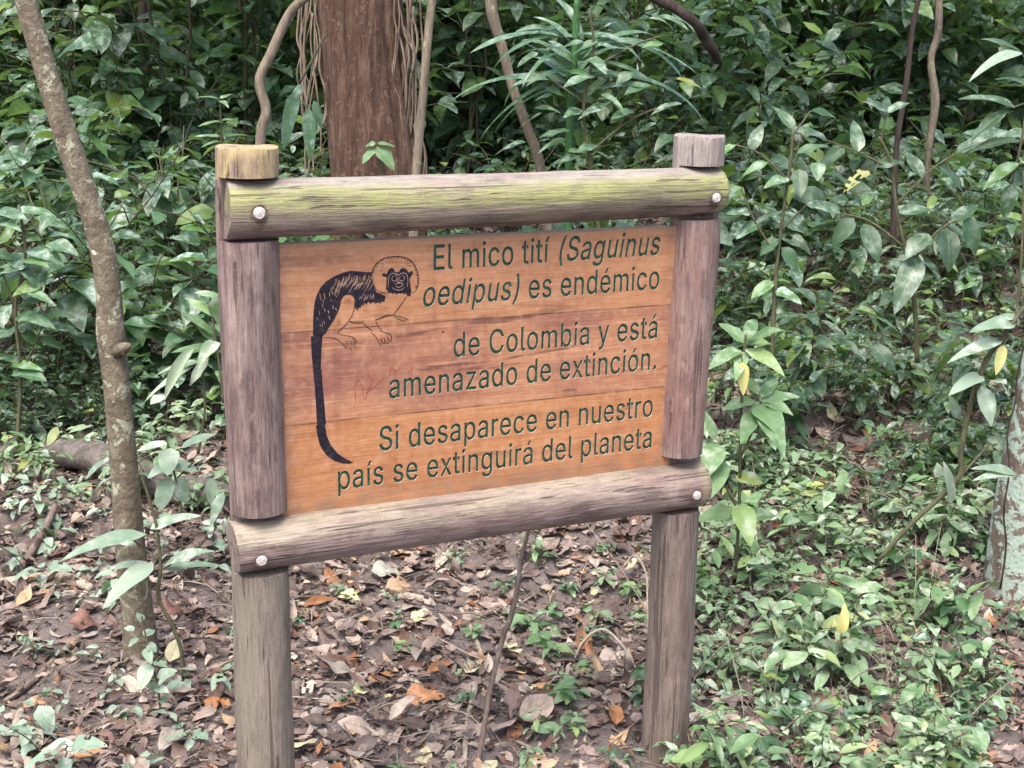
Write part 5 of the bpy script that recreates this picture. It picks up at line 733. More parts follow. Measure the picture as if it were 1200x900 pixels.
def shade_crown(root, cx, cy, z0, z1, rx, ry, n, seed, mat='leaf_far'):  # unseen crown with its limbs, added above the view to shade the background
    g = np.random.default_rng(seed); F = Acc(); B_ = Acc(); base = np.array(root.location)
    nc = n // 45; cl = []
    for k in range(nc):
        a = g.uniform(0, 6.283); q_ = math.sqrt(g.uniform(0, 1)); z = g.uniform(z0, z1)
        c = np.array([cx + rx * q_ * math.cos(a), cy + ry * q_ * math.sin(a), z]); cl.append(c)
        p0 = np.array([cx, cy, z0 - .8 + .5 * (z - z0)]); mid = (p0 + c) / 2 + np.array([g.normal(0, .15), g.normal(0, .15), .25])
        tube(B_, resample([p0, mid, c], 7), [.035, .028, .02, .012, .01, .006, .004], 5)
    cl = np.array(cl); idx = g.integers(0, nc, n)
    P = cl[idx] + g.normal(0, 1, (n, 3)) * np.array([.38, .38, .16]); az = g.uniform(0, 6.283, n); L = g.uniform(.11, .22, n)
    leaves(F, P, np.stack([np.cos(az), np.sin(az), g.uniform(-.6, .3, n)], -1), np.stack([g.normal(0, .35, n), g.normal(0, .35, n), np.ones(n)], -1), L, L * .48, g.uniform(.2, 1.0, n), g.uniform(0, .4, n), 'ovate', 3, 3, .05)
    part_mesh('shade_crown_limbs', B_, [M['bark_dark']], root); part_mesh('shade_crown', F, [M[mat]], root)
_p = at(410, -300, 6.0); shade_crown(T2, _p[0], _p[1], 3.9, 5.6, 2.6, 2.0, 1000, 71)
for k_, (o_, px_, d_) in enumerate([(o, q_, d_) for o, (q_, d_) in zip([o for o in COL.objects if o.name.startswith('forest_tree')], [(1080, 6.3), (1120, 7.2), (526, 9.6), (166, 8.8), (1030, 10.5)])]):
    _p = at(px_, -150, d_); shade_crown(o_, _p[0], _p[1], 3.6 + .12 * d_ * .5, 5.4 + .1 * d_, 2.0, 1.6, 450, 72 + k_)

# lichen covered tree at the right edge
pts, rad = pixel_path([(1196, 740, 100), (1194, 690, 78), (1200, 620, 72), (1212, 540, 70), (1228, 450, 68), (1246, 340, 66), (1262, 220, 64), (1285, 40, 60), (1310, -200, 56)], 3.95, 40)
b = np.array([pts[0][0], pts[0][1], height(pts[0][0], pts[0][1])])
T3 = tree_thing('lichen_tree', 'trunk covered in mint green lichen at the right edge', 'tree', b)
A = Acc(); tube(A, pts, rad, 28, .06, 31); part_mesh('trunk', A, [M['bark_mint']], T3)
A = Acc(); p_, r_ = pixel_path([(1172, 690, 3), (1179, 640, 2.5), (1176, 600, 2.2), (1183, 550, 2.4), (1180, 510, 2), (1190, 470, 2.2), (1192, 440, 2), (1206, 380, 2)], 3.80, 20); tube(A, p_, r_, 5); part_mesh('climbing_stem', A, [M['bark_dark']], T3)

# ------------------------------------------------------------------ plants
def stem_curve(base, h, lean, ang, n=8, droop=.0):
    t = np.linspace(0, 1, n)
    r = lean * t ** 1.6
    return np.stack([base[0] + r * math.cos(ang), base[1] + r * math.sin(ang), base[2] + h * t - droop * t ** 2.5], -1)

def proto_shrub(name, seed, h, nst, spread, L, shape, ratio, nleaf, mats, twigs=3, bend=(.3, 1.1), tip_up=0.0, ns=6, nt=5, r0=.006, rosette=False, low=.25):
    g = np.random.default_rng(seed); S = Acc(); F = Acc()
    P, D, U, LL = [], [], [], []
    def put_leaf(p, az, el, l):
        d = np.array([math.cos(az) * math.cos(el), math.sin(az) * math.cos(el), math.sin(el)])
        pet = p + d * l * .16
        tube(S, np.array([p, (p + pet) / 2 + [0, 0, .003], pet]), [.0014, .0012, .001], 3)
        P.append(pet); D.append(d); U.append(np.array([g.normal(0, .28), g.normal(0, .28), 1.0])); LL.append(l)
    for s_ in range(nst):
        ang = g.uniform(0, 6.28) if nst > 1 else g.uniform(0, 6.28)
        hh = h * g.uniform(.65, 1.05); c = stem_curve(np.array([g.normal(0, .015), g.normal(0, .015), -.02]), hh, spread * g.uniform(.3, 1), ang, 9, hh * .12)
        c[1:-1] += g.normal(0, .008 * h, (7, 3))
        tube(S, c, np.linspace(r0, r0 * .35, 9), 5)
        axes = [(c, low, nleaf)]
        for k in range(twigs):
            t = g.uniform(.35, .9); i0 = int(t * 8); p0 = c[i0]
            tw = stem_curve(p0, hh * g.uniform(.08, .28), hh * g.uniform(.2, .4), g.uniform(0, 6.28), 6, hh * .08)
            tube(S, tw, np.linspace(r0 * .5, r0 * .25, 6), 4); axes.append((tw, .25, max(3, nleaf // 2)))
        for (cv, lo, nl) in axes:
            k0 = g.uniform(0, 6.28)
            for q_ in range(nl):
                t = lo + (1 - lo) * (q_ + g.uniform(0, .6)) / nl if not rosette else 1 - .12 * q_ / nl
                t = min(t, .995); x = t * (len(cv) - 1); i0 = int(x); p = cv[i0] + (cv[min(i0 + 1, len(cv) - 1)] - cv[i0]) * (x - i0)
                az = k0 + q_ * 2.4 + g.normal(0, .35) if not rosette else k0 + q_ * 6.283 / nl * 1.62 + g.normal(0, .2)
                put_leaf(p, az, g.uniform(-.35, .45) + tip_up * t, L * g.uniform(.5, 1.3))
    LL = np.array(LL); N = len(LL)
    leaves(F, np.array(P), np.array(D), np.array(U), LL, LL * ratio * g.uniform(.85, 1.15, N), g.uniform(bend[0], bend[1], N), g.uniform(.05, .45, N), shape, ns, nt, .06, chew=(.05 if nt >= 5 else 0))
    return S.mesh(name + '_stem', [M['stem']]), F.mesh(name + '_leaf', mats)

def place(name, protos, k, u, d, label, cat, group, scale=1.0, rot=None, tilt=.06, parts=True):
    p = ud(u, d); sm, fm = protos[k % len(protos)]
    root = empty(name, (p[0], p[1], p[2]), label, cat, group)
    root.rotation_euler = (rng.normal(0, tilt), rng.normal(0, tilt), rng.uniform(0, 6.283) if rot is None else rot); root.scale = (scale,) * 3
    link('stem', sm, root); link('foliage', fm, root)
    return root

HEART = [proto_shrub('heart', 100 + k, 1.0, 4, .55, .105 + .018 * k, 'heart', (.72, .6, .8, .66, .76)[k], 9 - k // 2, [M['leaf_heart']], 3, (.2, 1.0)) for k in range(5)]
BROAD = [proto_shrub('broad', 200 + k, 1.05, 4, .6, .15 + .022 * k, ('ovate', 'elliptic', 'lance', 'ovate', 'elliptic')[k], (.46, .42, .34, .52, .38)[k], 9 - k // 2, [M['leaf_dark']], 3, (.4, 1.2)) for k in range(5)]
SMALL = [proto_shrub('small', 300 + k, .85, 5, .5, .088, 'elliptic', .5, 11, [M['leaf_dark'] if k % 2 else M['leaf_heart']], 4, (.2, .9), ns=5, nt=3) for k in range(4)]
TALL = [proto_shrub('tall', 400 + k, 2.6, 3, .7, .17 + .02 * k, ('ovate', 'heart', 'elliptic', 'ovate', 'heart')[k], (.46, .66, .42, .5, .7)[k], 14, [M['leaf_far'] if k % 2 else M['leaf_dark']], 8, (.4, 1.2), ns=5, nt=3, r0=.012, low=.15) for k in range(5)]
SEED = [proto_shrub('seedling', 500 + k, .17, 2, .09, .062, ('ovate', 'elliptic', 'ovate')[k % 3], .5, 7, [M[('leaf_fresh', 'leaf_mint', 'leaf_heart')[k % 3]]], 0, (.3, 1.2), r0=.0022, low=.35) for k in range(6)]
SEEDL = [proto_shrub('sprout', 600 + k, .27, 3, .18, .074, ('ovate', 'lance', 'elliptic')[k % 3], .42, 8, [M[('leaf_mint', 'leaf_fresh')[k % 2]]], 1, (.3, 1.2), r0=.0028, low=.3) for k in range(6)]
PALES = [proto_shrub('pale', 700 + k, .14, 2, .10, .060, 'ovate', .55, 6, [M['leaf_pale']], 0, (.3, 1.0), r0=.0020, low=.3) for k in range(4)]
WHORL = [proto_shrub('whorl', 800 + k, .5, 2, .16, .15, 'lance', .36, 10, [M['leaf_fresh'] if k == 0 else M['leaf_dark']], 1, (.4, 1.1), rosette=True, r0=.005) for k in range(3)]

def taken(u, d, lst, r): return any((u - a) ** 2 + (d - b) ** 2 < r * r for a, b in lst)
def scatter(n, pxr, dr, r, seed, lst=None, pw=1.0, avoid=()):
    g = np.random.default_rng(seed); out = [] if lst is None else lst; res = []; tries = 0
    while len(res) < n and tries < n * 60:
        tries += 1
        d = dr[0] + (dr[1] - dr[0]) * g.uniform() ** pw; u = upx(g.uniform(*pxr), d)
        if taken(u, d, out, r): continue
        if any(abs(u - upx(a, b)) < c and abs(d - b) < c for a, b, c in avoid): continue
        out.append((u, d)); res.append((u, d))
    return res
AV = [(440, 6.0, .42), (160, 3.42, .15), (1195, 3.95, .2)]
g5 = np.random.default_rng(5)
for k, (u, d) in enumerate(scatter(46, (-90, 370), (5.3, 9.0), .33, 1, None, 1.0, AV)):
    kind = g5.choice(3, p=[.6, .15, .25])
    if kind == 0: place('heart_leaved_shrub', HEART, k, u, d, 'shrub with heart shaped grey green leaves in the left undergrowth', 'shrub', 'heart leaved shrubs left of the sign', g5.uniform(.55, 1.25))
    elif kind == 1: place('broad_leaved_shrub', BROAD, k, u, d, 'shrub with long broad leaves in the left undergrowth', 'shrub', 'broad leaved shrubs left of the sign', g5.uniform(.6, 1.1))
    else: place('fine_leaved_shrub', SMALL, k, u, d, 'shrub with small oval leaves in the left undergrowth', 'shrub', 'fine leaved shrubs left of the sign', g5.uniform(.6, 1.1))
for k, (u, d) in enumerate(scatter(7, (480, 640), (6.3, 9.2), .36, 2, None, 1.0, AV) + scatter(20, (640, 840), (5.6, 9.2), .36, 62, None, 1.0, AV)):
    kind = g5.choice(3, p=[.35, .25, .4])
    if kind == 0: place('heart_leaved_shrub', HEART, k, u, d, 'shrub with heart shaped leaves behind the top rail', 'shrub', 'heart leaved shrubs behind the sign', g5.uniform(.5, 1.0))
    elif kind == 1: place('broad_leaved_shrub', BROAD, k, u, d, 'shrub with long broad leaves behind the top rail', 'shrub', 'broad leaved shrubs behind the sign', g5.uniform(.5, 1.0))
    else: place('fine_leaved_shrub', SMALL, k, u, d, 'shrub with small oval leaves behind the top rail', 'shrub', 'fine leaved shrubs behind the sign', g5.uniform(.5, 1.0))
for k, (u, d) in enumerate(scatter(44, (830, 1290), (6.2, 9.2), .34, 3, None, 1.0, AV)):
    kind = g5.choice(3, p=[.1, .6, .3])
    if kind == 0: place('heart_leaved_shrub', HEART, k, u, d, 'shrub with heart shaped leaves in the right undergrowth', 'shrub', 'heart leaved shrubs right of the sign', g5.uniform(.5, 1.1))
    elif kind == 1: place('broad_leaved_shrub', BROAD, k, u, d, 'shrub with long broad leaves in the right undergrowth', 'shrub', 'broad leaved shrubs right of the sign', g5.uniform(.5, 1.0))
    else: place('fine_leaved_shrub', SMALL, k, u, d, 'shrub with small oval leaves in the right undergrowth', 'shrub', 'fine leaved shrubs right of the sign', g5.uniform(.5, 1.0))
for k, (u, d) in enumerate(scatter(40, (-120, 1320), (7.6, 12.5), .5, 4, None, .8, AV)):
    place('tall_sapling', TALL, k, u, d, 'tall leafy sapling at the back of the undergrowth', 'sapling', 'tall saplings at the back', g5.uniform(.7, 1.3))
# seedlings on the forest floor
for k, (u, d) in enumerate(scatter(140, (800, 1170), (2.7, 5.0), .062, 5, None, .85, AV)):
    if g5.uniform() < .55: place('seedling', SEED, k, u, d, 'small fresh green seedling on the litter right of the sign', 'seedling', 'small seedlings right of the sign', g5.uniform(.5, 1.15), tilt=.16)
    else: place('leafy_sprout', SEEDL, k, u, d, 'many leaved green sprout on the litter right of the sign', 'plant', 'leafy sprouts right of the sign', g5.uniform(.45, 1.15), tilt=.16)
for k, (u, d) in enumerate(scatter(22, (1130, 1240), (2.8, 5.0), .09, 65, None, 1.0, AV)):
    place('seedling', SEED, k, u, d, 'small green seedling on the litter at the right edge', 'seedling', 'small seedlings at the right edge', g5.uniform(.5, 1.1))
for k, (u, d) in enumerate(scatter(24, (585, 800), (2.75, 4.2), .10, 6, None, 1.0, AV)):
    place('seedling', SEED, k, u, d, 'small green seedling on the litter between the posts', 'seedling', 'small seedlings between the posts', g5.uniform(.45, .95))
for k, (u, d) in enumerate(scatter(12, (330, 585), (2.75, 4.2), .15, 7, None, 1.0, AV)):
    place('seedling', SEED, k, u, d, 'tiny green seedling in the litter beside the nearer post', 'seedling', 'tiny seedlings beside the nearer post', g5.uniform(.3, .6))
for k, (u, d) in enumerate(scatter(40, (-20, 270), (2.8, 5.2), .14, 8, None, 1.0, AV)):
    place('pale_seedling', PALES, k, u, d, 'small seedling with dusty pale leaves left of the sign', 'seedling', 'dusty pale seedlings left of the sign', g5.uniform(.6, 1.3))
for k, (u, d) in enumerate(scatter(26, (-40, 280), (4.4, 5.8), .18, 9, None, 1.0, AV)):
    place('leafy_sprout', SEEDL, k, u, d, 'many leaved green sprout at the foot of the left undergrowth', 'plant', 'leafy sprouts left of the sign', g5.uniform(.6, 1.2))
for k, (u, d) in enumerate(scatter(28, (480, 830), (4.5, 6.0), .2, 10, None, 1.0, AV)):
    place('leafy_sprout', SEEDL, k, u, d, 'many leaved green sprout behind the sign', 'plant', 'leafy sprouts behind the sign', g5.uniform(.6, 1.2))
for k, (u, d) in enumerate(scatter(22, (830, 1230), (4.3, 6.6), .22, 12, None, 1.0, AV)):
    place('dark_sprout', [(s_, f_) for s_, f_ in BROAD], k, u, d, 'low dark leaved plant in front of the right undergrowth', 'plant', 'low dark plants right of the sign', g5.uniform(.22, .5))

for k, (u, d) in enumerate(scatter(13, (850, 1150), (5.0, 6.3), .3, 66, None, 1.0, AV)):
    place('broad_leaved_shrub', BROAD, k, u, d, 'low shrub with long broad leaves at the edge of the litter right of the sign', 'shrub', 'low broad leaved shrubs right of the sign', g5.uniform(.38, .62))
for k, (u, d) in enumerate(scatter(16, (-30, 285), (4.9, 5.7), .2, 67, None, 1.0, AV)):
    if k % 2: place('heart_leaved_shrub', HEART, k, u, d, 'low heart leaved shrub at the edge of the litter left of the sign', 'shrub', 'low heart leaved shrubs left of the sign', g5.uniform(.35, .6))
    else: place('fine_leaved_shrub', SMALL, k, u, d, 'low small leaved shrub at the edge of the litter left of the sign', 'shrub', 'low fine leaved shrubs left of the sign', g5.uniform(.4, .65))
# hero plants -----------------------------------------------------------------
def hero(name, label, cat, base_px, stems, lvs, mat, d0, smat='stem', shape='ovate', group=None):
    """stems: list of pixel paths (px, py, width[, extra distance]); lvs: (base px,py, tip px,py, width px, extra d base, extra d tip, bend)"""
    b, db = on_ground(*base_px) if base_px else (at(*stems[0][0][:2], d0), d0)
    root = empty(name, tuple(b), label, cat, group)
    A = Acc()
    for st in stems:
        p_, r_ = pixel_path(st, d0, max(6, len(st) * 4)); tube(A, p_, r_, 6, .05, 2)
    part_mesh('stem', A, [M[smat]], root)
    F = Acc()
    for l in lvs:
        a = at(l[0], l[1], d0 + l[5]); c = at(l[2], l[3], d0 + l[6]); D = c - a; L = np.linalg.norm(D); dep = float((a - CAM) @ FWD); W = l[4] * dep / FPX
        bend = l[7] if len(l) > 7 else .5
        D = D / L; U = np.array([0, 0, 1.0]) - .55 * FWD * (1 if abs(D[2]) < .8 else 2)
        S = np.cross(D, U); S /= np.linalg.norm(S); U = np.cross(S, D)
        D2 = D * math.cos(bend / 2) + U * math.sin(bend / 2)
        leaves(F, a[None], D2[None], U[None], L * (1 + bend * bend / 24), W, bend, .18 if len(l) < 9 else l[8], l[10] if len(l) > 10 else shape, 9, 7, .06, None if len(l) < 10 else l[9], chew=(.3 if mat == 'leaf_yellow' else 0))
    part_mesh('foliage', F, [M[mat]], root)
    return root
hero('broad_sapling', 'sapling with big silvery drooping leaves in front of the slim tree', 'sapling', (215, 792),
     [[(215, 795, 5), (212, 760, 5), (200, 730, 5), (186, 700, 5), (188, 660, 4), (182, 610, 4), (170, 570, 3), (166, 560, 3)], [(186, 655, 3), (165, 640, 2.5), (150, 628, 2)], [(187, 668, 2.5), (200, 662, 2)], [(186, 692, 2.5), (176, 688, 2)]],
     [(172, 626, 70, 655, 22, 0, -.12, .7), (176, 620, 236, 603, 17, 0, .05, .8), (192, 664, 250, 644, 18, 0, -.05, .7), (180, 660, 120, 712, 26, 0, -.14, .6), (178, 664, 122, 668, 15, 0, .1, .6), (160, 640, 118, 628, 14, 0, .1, .5), (192, 668, 262, 662, 12, 0, .08, .6)], 'leaf_pale', 3.28)
hero('pale_shoot', 'low shoot with greyish oval leaves at the foot of the slim tree', 'plant', (188, 830),
     [[(188, 832, 3), (184, 800, 3), (176, 770, 2.5), (170, 742, 2), (166, 722, 2)], [(178, 776, 2), (190, 768, 1.5)], [(172, 752, 2), (160, 744, 1.5)]],
     [(170, 760, 178, 778, 12, 0, -.04, .3), (174, 778, 166, 808, 20, 0, -.06, .3), (184, 792, 208, 786, 15, 0, 0, .4), (182, 798, 180, 812, 14, 0, 0, .3), (168, 745, 182, 738, 12, 0, .03, .3), (162, 748, 150, 758, 10, 0, 0, .4), (168, 728, 160, 718, 9, 0, 0, .3), (172, 755, 184, 764, 13, 0, 0, .4), (158, 738, 145, 736, 9, 0, 0, .3), (182, 806, 198, 812, 12, 0, -.03, .4)], 'leaf_pale', 3.02)
hero('curled_leaf_plant', 'plant with two curled whitish leaves left of the nearer post', 'plant', (232, 530),
     [[(232, 532, 4), (240, 480, 3), (238, 430, 3), (246, 408, 2)], [(238, 450, 2), (222, 436, 2)]],
     [(228, 408, 192, 470, 25, 0, -.05, .3, .5, .4), (258, 402, 232, 432, 26, 0, -.05, .4, .4, .3), (226, 430, 168, 470, 12, 0, 0, .5), (234, 424, 180, 440, 12, 0, .05, .5), (244, 420, 222, 452, 14, 0, -.02, .4), (194, 462, 176, 474, 16, 0, -.05, .2)], 'leaf_white', 4.1)
hero('folded_leaf_plant', 'bright green plant with big folded leaves touching the nearer post', 'plant', (262, 470),
     [[(262, 472, 4), (256, 420, 3), (250, 380, 3), (246, 350, 2)]],
     [(250, 392, 212, 366, 15, 0, -.04, .5), (256, 380, 262, 340, 30, 0, -.05, .5), (250, 398, 224, 372, 16, 0, 0, .4), (254, 410, 200, 412, 16, 0, 0, .6), (254, 372, 216, 348, 13, 0, .05, .5), (258, 350, 228, 342, 13, 0, .02, .4), (246, 420, 200, 436, 14, 0, 0, .5)], 'leaf_fresh', 4.3)
hero('pale_leaf_plant', 'low plant with a round cream leaf behind the slim tree', 'plant', (215, 610),
     [[(215, 612, 3), (208, 570, 3), (200, 540, 2)], [(208, 560, 2), (228, 540, 2)]],
     [(200, 525, 196, 558, 26, 0, -.05, .3), (200, 545, 172, 560, 20, 0, 0, .5), (204, 545, 232, 552, 18, 0, 0, .5), (212, 525, 254, 508, 15, 0, 0, .5), (196, 520, 160, 528, 14, 0, 0, .5), (206, 560, 218, 590, 22, 0, 0, .4), (200, 560, 186, 600, 24, 0, -.02, .4), (250, 560, 246, 592, 14, 0, 0, .4), (262, 576, 246, 618, 13, 0, -.05, .4), (100, 562, 140, 530, 16, .1, .05, .4), (104, 588, 134, 556, 18, .1, .0, .4)], 'leaf_pale', 3.75)
hero('whorled_plant', 'green plant with whorls of pointed leaves right of the right post', 'plant', (862, 668),
     [[(862, 670, 4), (866, 600, 4), (868, 500, 4), (872, 420, 3.5), (874, 392, 3)], [(866, 540, 3), (884, 500, 3), (892, 470, 2.5)], [(866, 600, 3), (846, 560, 2), (838, 520, 2)]],
     [(874, 402, 920, 386, 22, 0, -.08, .7), (872, 402, 842, 378, 18, 0, .06, .7), (876, 398, 884, 372, 17, 0, .14, .7), (874, 408, 920, 440, 22, 0, -.14, .5), (868, 410, 830, 432, 20, 0, -.1, .7), (870, 405, 845, 412, 18, 0, .05, .5), (878, 405, 905, 402, 20, 0, .1, .6), (872, 412, 862, 446, 16, 0, -.12, .4),
      (890, 470, 938, 464, 22, 0, .06, .5), (888, 474, 918, 512, 34, 0, -.12, .5), (884, 470, 846, 480, 20, 0, 0, .6), (892, 466, 912, 442, 16, 0, .1, .5), (886, 480, 868, 520, 22, 0, -.1, .5), (890, 478, 920, 534, 28, 0, -.18, .5), (896, 472, 930, 486, 18, 0, -.05, .6), (888, 462, 870, 440, 15, 0, .1, .5),
      (840, 520, 828, 560, 28, 0, -.1, .5), (846, 540, 826, 590, 30, 0, -.14, .5), (862, 560, 896, 566, 24, 0, 0, .6), (866, 590, 880, 640, 28, 0, -.1, .6), (858, 600, 816, 610, 26, 0, 0, .6), (866, 606, 910, 604, 24, 0, 0, .6), (846, 534, 826, 520, 15, 0, .1, .5), (838, 516, 824, 478, 12, 0, .05, .3)], 'leaf_fresh', 3.62)
hero('yellow_leaf', 'pale yellow half eaten leaf standing among green seedlings', 'leaf', (985, 760), [[(984, 762, 2), (986, 742, 2)]], [(986, 742, 990, 706, 14, 0, .02, .9, .5), (986, 746, 976, 724, 8, 0, .02, .6)], 'leaf_yellow', 3.28)
hero('yellow_leaf', 'yellow leaf hanging inside the whorled plant', 'leaf', None, [[(868, 415, 1.5), (870, 424, 1.5)]], [(870, 424, 871, 464, 15, 0, -.02, .2)], 'leaf_yellow', 3.55)
hero('yellow_leaf', 'yellow green leaf on a bush in the upper right', 'leaf', None, [[(1024, 196, 1.5), (1018, 200, 1.5)]], [(1018, 200, 988, 226, 20, 0, -.05, .3)], 'leaf_yellow', 4.7)
hero('yellow_leaf', 'yellow tattered leaf at the bottom right corner', 'leaf', (1140, 905), [[(1140, 905, 1.5), (1142, 895, 1.5)]], [(1142, 897, 1144, 872, 16, 0, 0, .3)], 'leaf_yellow', 2.95)
hero('yellow_leaf', 'yellow leaf hanging from the bent stem beside the lichen trunk', 'leaf', None, [[(1180, 398, 2), (1176, 404, 2)]], [(1176, 404, 1167, 440, 13, 0, -.02, .2)], 'leaf_yellow', 3.7)
hero('bent_stem_shrub', 'bent grey stem with pointed leaves leaning on the lichen trunk', 'shrub', (1030, 655),
     [[(1030, 656, 6), (1070, 612, 6), (1122, 562, 7), (1126, 530, 7), (1136, 480, 7), (1152, 430, 7), (1176, 392, 6), (1200, 362, 6), (1230, 330, 5)], [(1122, 562, 4), (1160, 520, 3)], [(1152, 430, 3), (1140, 455, 2)], [(1190, 375, 3), (1195, 330, 3), (1198, 280, 3), (1200, 200, 3)]],
     [(1190, 380, 1136, 388, 22, 0, -.05, .6), (1176, 398, 1110, 424, 18, 0, -.08, .5), (1195, 372, 1150, 378, 14, 0, .05, .5), (1152, 440, 1112, 462, 20, 0, -.1, .5), (1150, 452, 1162, 500, 22, 0, -.05, .4), (1160, 446, 1180, 450, 18, 0, -.08, .4), (1122, 490, 1112, 462, 14, 0, 0, .4), (1192, 556, 1138, 548, 16, 0, -.05, .5), (1192, 556, 1140, 562, 14, 0, -.08, .5), (1100, 560, 1098, 542, 14, 0, 0, .4), (1115, 590, 1106, 540, 16, 0, -.04, .4),
      (1198, 62, 1136, 92, 17, .1, 0, .9)], 'leaf_pale', 3.72)
hero('overhanging_branch', 'leafy branch with long dark green leaves reaching in from the upper right edge', 'branch', None,
     [[(1240, 20, 4), (1222, 70, 4), (1205, 120, 3), (1196, 170, 3), (1186, 215, 2)], [(1222, 70, 3), (1198, 66, 2)], [(1205, 120, 2), (1180, 128, 2)]],
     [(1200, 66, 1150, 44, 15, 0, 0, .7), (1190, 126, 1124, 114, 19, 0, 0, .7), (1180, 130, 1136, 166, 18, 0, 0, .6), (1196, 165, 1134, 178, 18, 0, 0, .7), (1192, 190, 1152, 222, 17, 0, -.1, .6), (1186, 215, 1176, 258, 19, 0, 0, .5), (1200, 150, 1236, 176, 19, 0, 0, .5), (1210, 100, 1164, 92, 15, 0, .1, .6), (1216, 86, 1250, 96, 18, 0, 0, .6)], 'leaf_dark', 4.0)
hero('drooping_shrub', 'broad leaved shrub with large drooping leaves at the upper right', 'shrub', (1075, 420),
     [[(1075, 425, 6), (1072, 360, 6), (1062, 300, 5), (1050, 240, 4), (1044, 190, 4), (1030, 160, 3)], [(1066, 310, 3), (1100, 270, 3), (1130, 255, 2)], [(1060, 290, 3), (1020, 260, 3), (985, 250, 2)], [(1050, 240, 3), (1090, 200, 2), (1120, 180, 2)], [(1046, 200, 3), (1010, 180, 2), (970, 165, 2)], [(1032, 165, 2), (1040, 130, 2)]],
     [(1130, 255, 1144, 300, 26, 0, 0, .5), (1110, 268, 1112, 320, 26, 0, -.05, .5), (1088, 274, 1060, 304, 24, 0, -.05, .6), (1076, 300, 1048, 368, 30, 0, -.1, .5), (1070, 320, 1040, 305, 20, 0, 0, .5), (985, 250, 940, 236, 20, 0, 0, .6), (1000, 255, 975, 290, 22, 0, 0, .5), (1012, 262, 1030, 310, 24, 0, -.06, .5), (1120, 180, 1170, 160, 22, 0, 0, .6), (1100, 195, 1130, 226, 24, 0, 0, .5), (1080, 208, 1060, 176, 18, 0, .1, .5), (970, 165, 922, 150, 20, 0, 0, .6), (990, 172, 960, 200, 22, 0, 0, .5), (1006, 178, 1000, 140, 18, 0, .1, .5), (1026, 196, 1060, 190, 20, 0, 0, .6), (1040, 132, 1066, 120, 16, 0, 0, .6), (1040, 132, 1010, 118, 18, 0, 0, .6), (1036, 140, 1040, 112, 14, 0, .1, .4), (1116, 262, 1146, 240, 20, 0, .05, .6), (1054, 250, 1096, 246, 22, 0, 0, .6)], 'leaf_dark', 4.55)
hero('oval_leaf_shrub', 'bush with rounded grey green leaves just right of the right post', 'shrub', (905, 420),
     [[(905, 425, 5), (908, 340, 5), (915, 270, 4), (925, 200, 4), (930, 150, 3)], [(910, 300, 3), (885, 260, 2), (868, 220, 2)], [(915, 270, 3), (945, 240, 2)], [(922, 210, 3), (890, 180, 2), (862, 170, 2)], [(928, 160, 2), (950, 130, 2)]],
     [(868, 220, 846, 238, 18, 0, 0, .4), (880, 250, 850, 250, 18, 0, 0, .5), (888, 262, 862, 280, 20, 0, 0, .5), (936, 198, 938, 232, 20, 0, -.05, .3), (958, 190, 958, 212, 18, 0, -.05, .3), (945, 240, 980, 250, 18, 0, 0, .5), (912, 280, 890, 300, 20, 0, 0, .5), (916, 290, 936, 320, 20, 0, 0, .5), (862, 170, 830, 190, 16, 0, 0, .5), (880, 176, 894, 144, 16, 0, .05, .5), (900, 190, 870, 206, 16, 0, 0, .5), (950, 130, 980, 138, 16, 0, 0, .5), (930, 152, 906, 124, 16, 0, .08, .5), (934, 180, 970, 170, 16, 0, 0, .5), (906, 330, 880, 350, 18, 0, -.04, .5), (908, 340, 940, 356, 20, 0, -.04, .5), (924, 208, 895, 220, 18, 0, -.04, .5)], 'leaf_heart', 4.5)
hero('hanging_leaf_plant', 'two long dull leaves hanging from a stem beside the thick trunk', 'plant', None,
     [[(382, 40, 3), (366, 70, 3), (352, 96, 3)], [(366, 70, 2), (362, 120, 2)]],
     [(348, 106, 332, 176, 20, 0, 0, .2, .3), (362, 126, 364, 190, 17, 0, 0, .2, .3), (354, 98, 340, 130, 12, 0, 0, .3), (368, 118, 376, 150, 10, 0, 0, .3)], 'leaf_palm', 5.3)
hero('trunk_sprout', 'small bright green sprout against the base of the thick trunk', 'plant', None,
     [[(450, 215, 2), (446, 190, 2), (440, 170, 2)]],
     [(442, 172, 462, 200, 20, 0, -.03, .4), (440, 174, 424, 192, 13, 0, -.03, .4), (440, 168, 428, 172, 10, 0, 0, .4), (442, 168, 464, 172, 8, 0, 0, .4)], 'leaf_fresh', 5.68)
r9 = np.random.default_rng(9)
lv_ = []
for k in range(30):
    a = r9.uniform(-.7, 3.9); ln = r9.uniform(60, 165); x0, y0 = 672 + r9.uniform(-12, 14), 72 + r9.uniform(-45, 40)
    lv_.append((x0, y0, x0 + ln * math.cos(a), y0 - ln * .55 * math.sin(a) + ln * .18, r9.uniform(8, 15), 0, r9.uniform(-.35, .35), r9.uniform(.3, 1.6), .25, 0, 'strap'))
hero('strap_leaved_palm', 'plant with long arching strap leaves on a green cane above the top rail', 'plant', (664, 330),
     [[(664, 332, 11), (666, 260, 11), (667, 170, 10), (670, 110, 10), (674, 50, 9), (676, 0, 6)]], lv_, 'leaf_palm', 5.5, 'stem_green')
lv_ = []
for k in range(40):
    x0 = r9.uniform(610, 800); y0 = r9.uniform(15, 185); a = r9.uniform(-.7, .7) + (0 if r9.uniform() < .5 else 3.14); ln = r9.uniform(20, 42)
    lv_.append((x0, y0, x0 + ln * math.cos(a), y0 + ln * .5 * math.sin(a) + 12, r9.uniform(10, 19), 0, r9.uniform(-.1, .1), r9.uniform(.3, .9)))
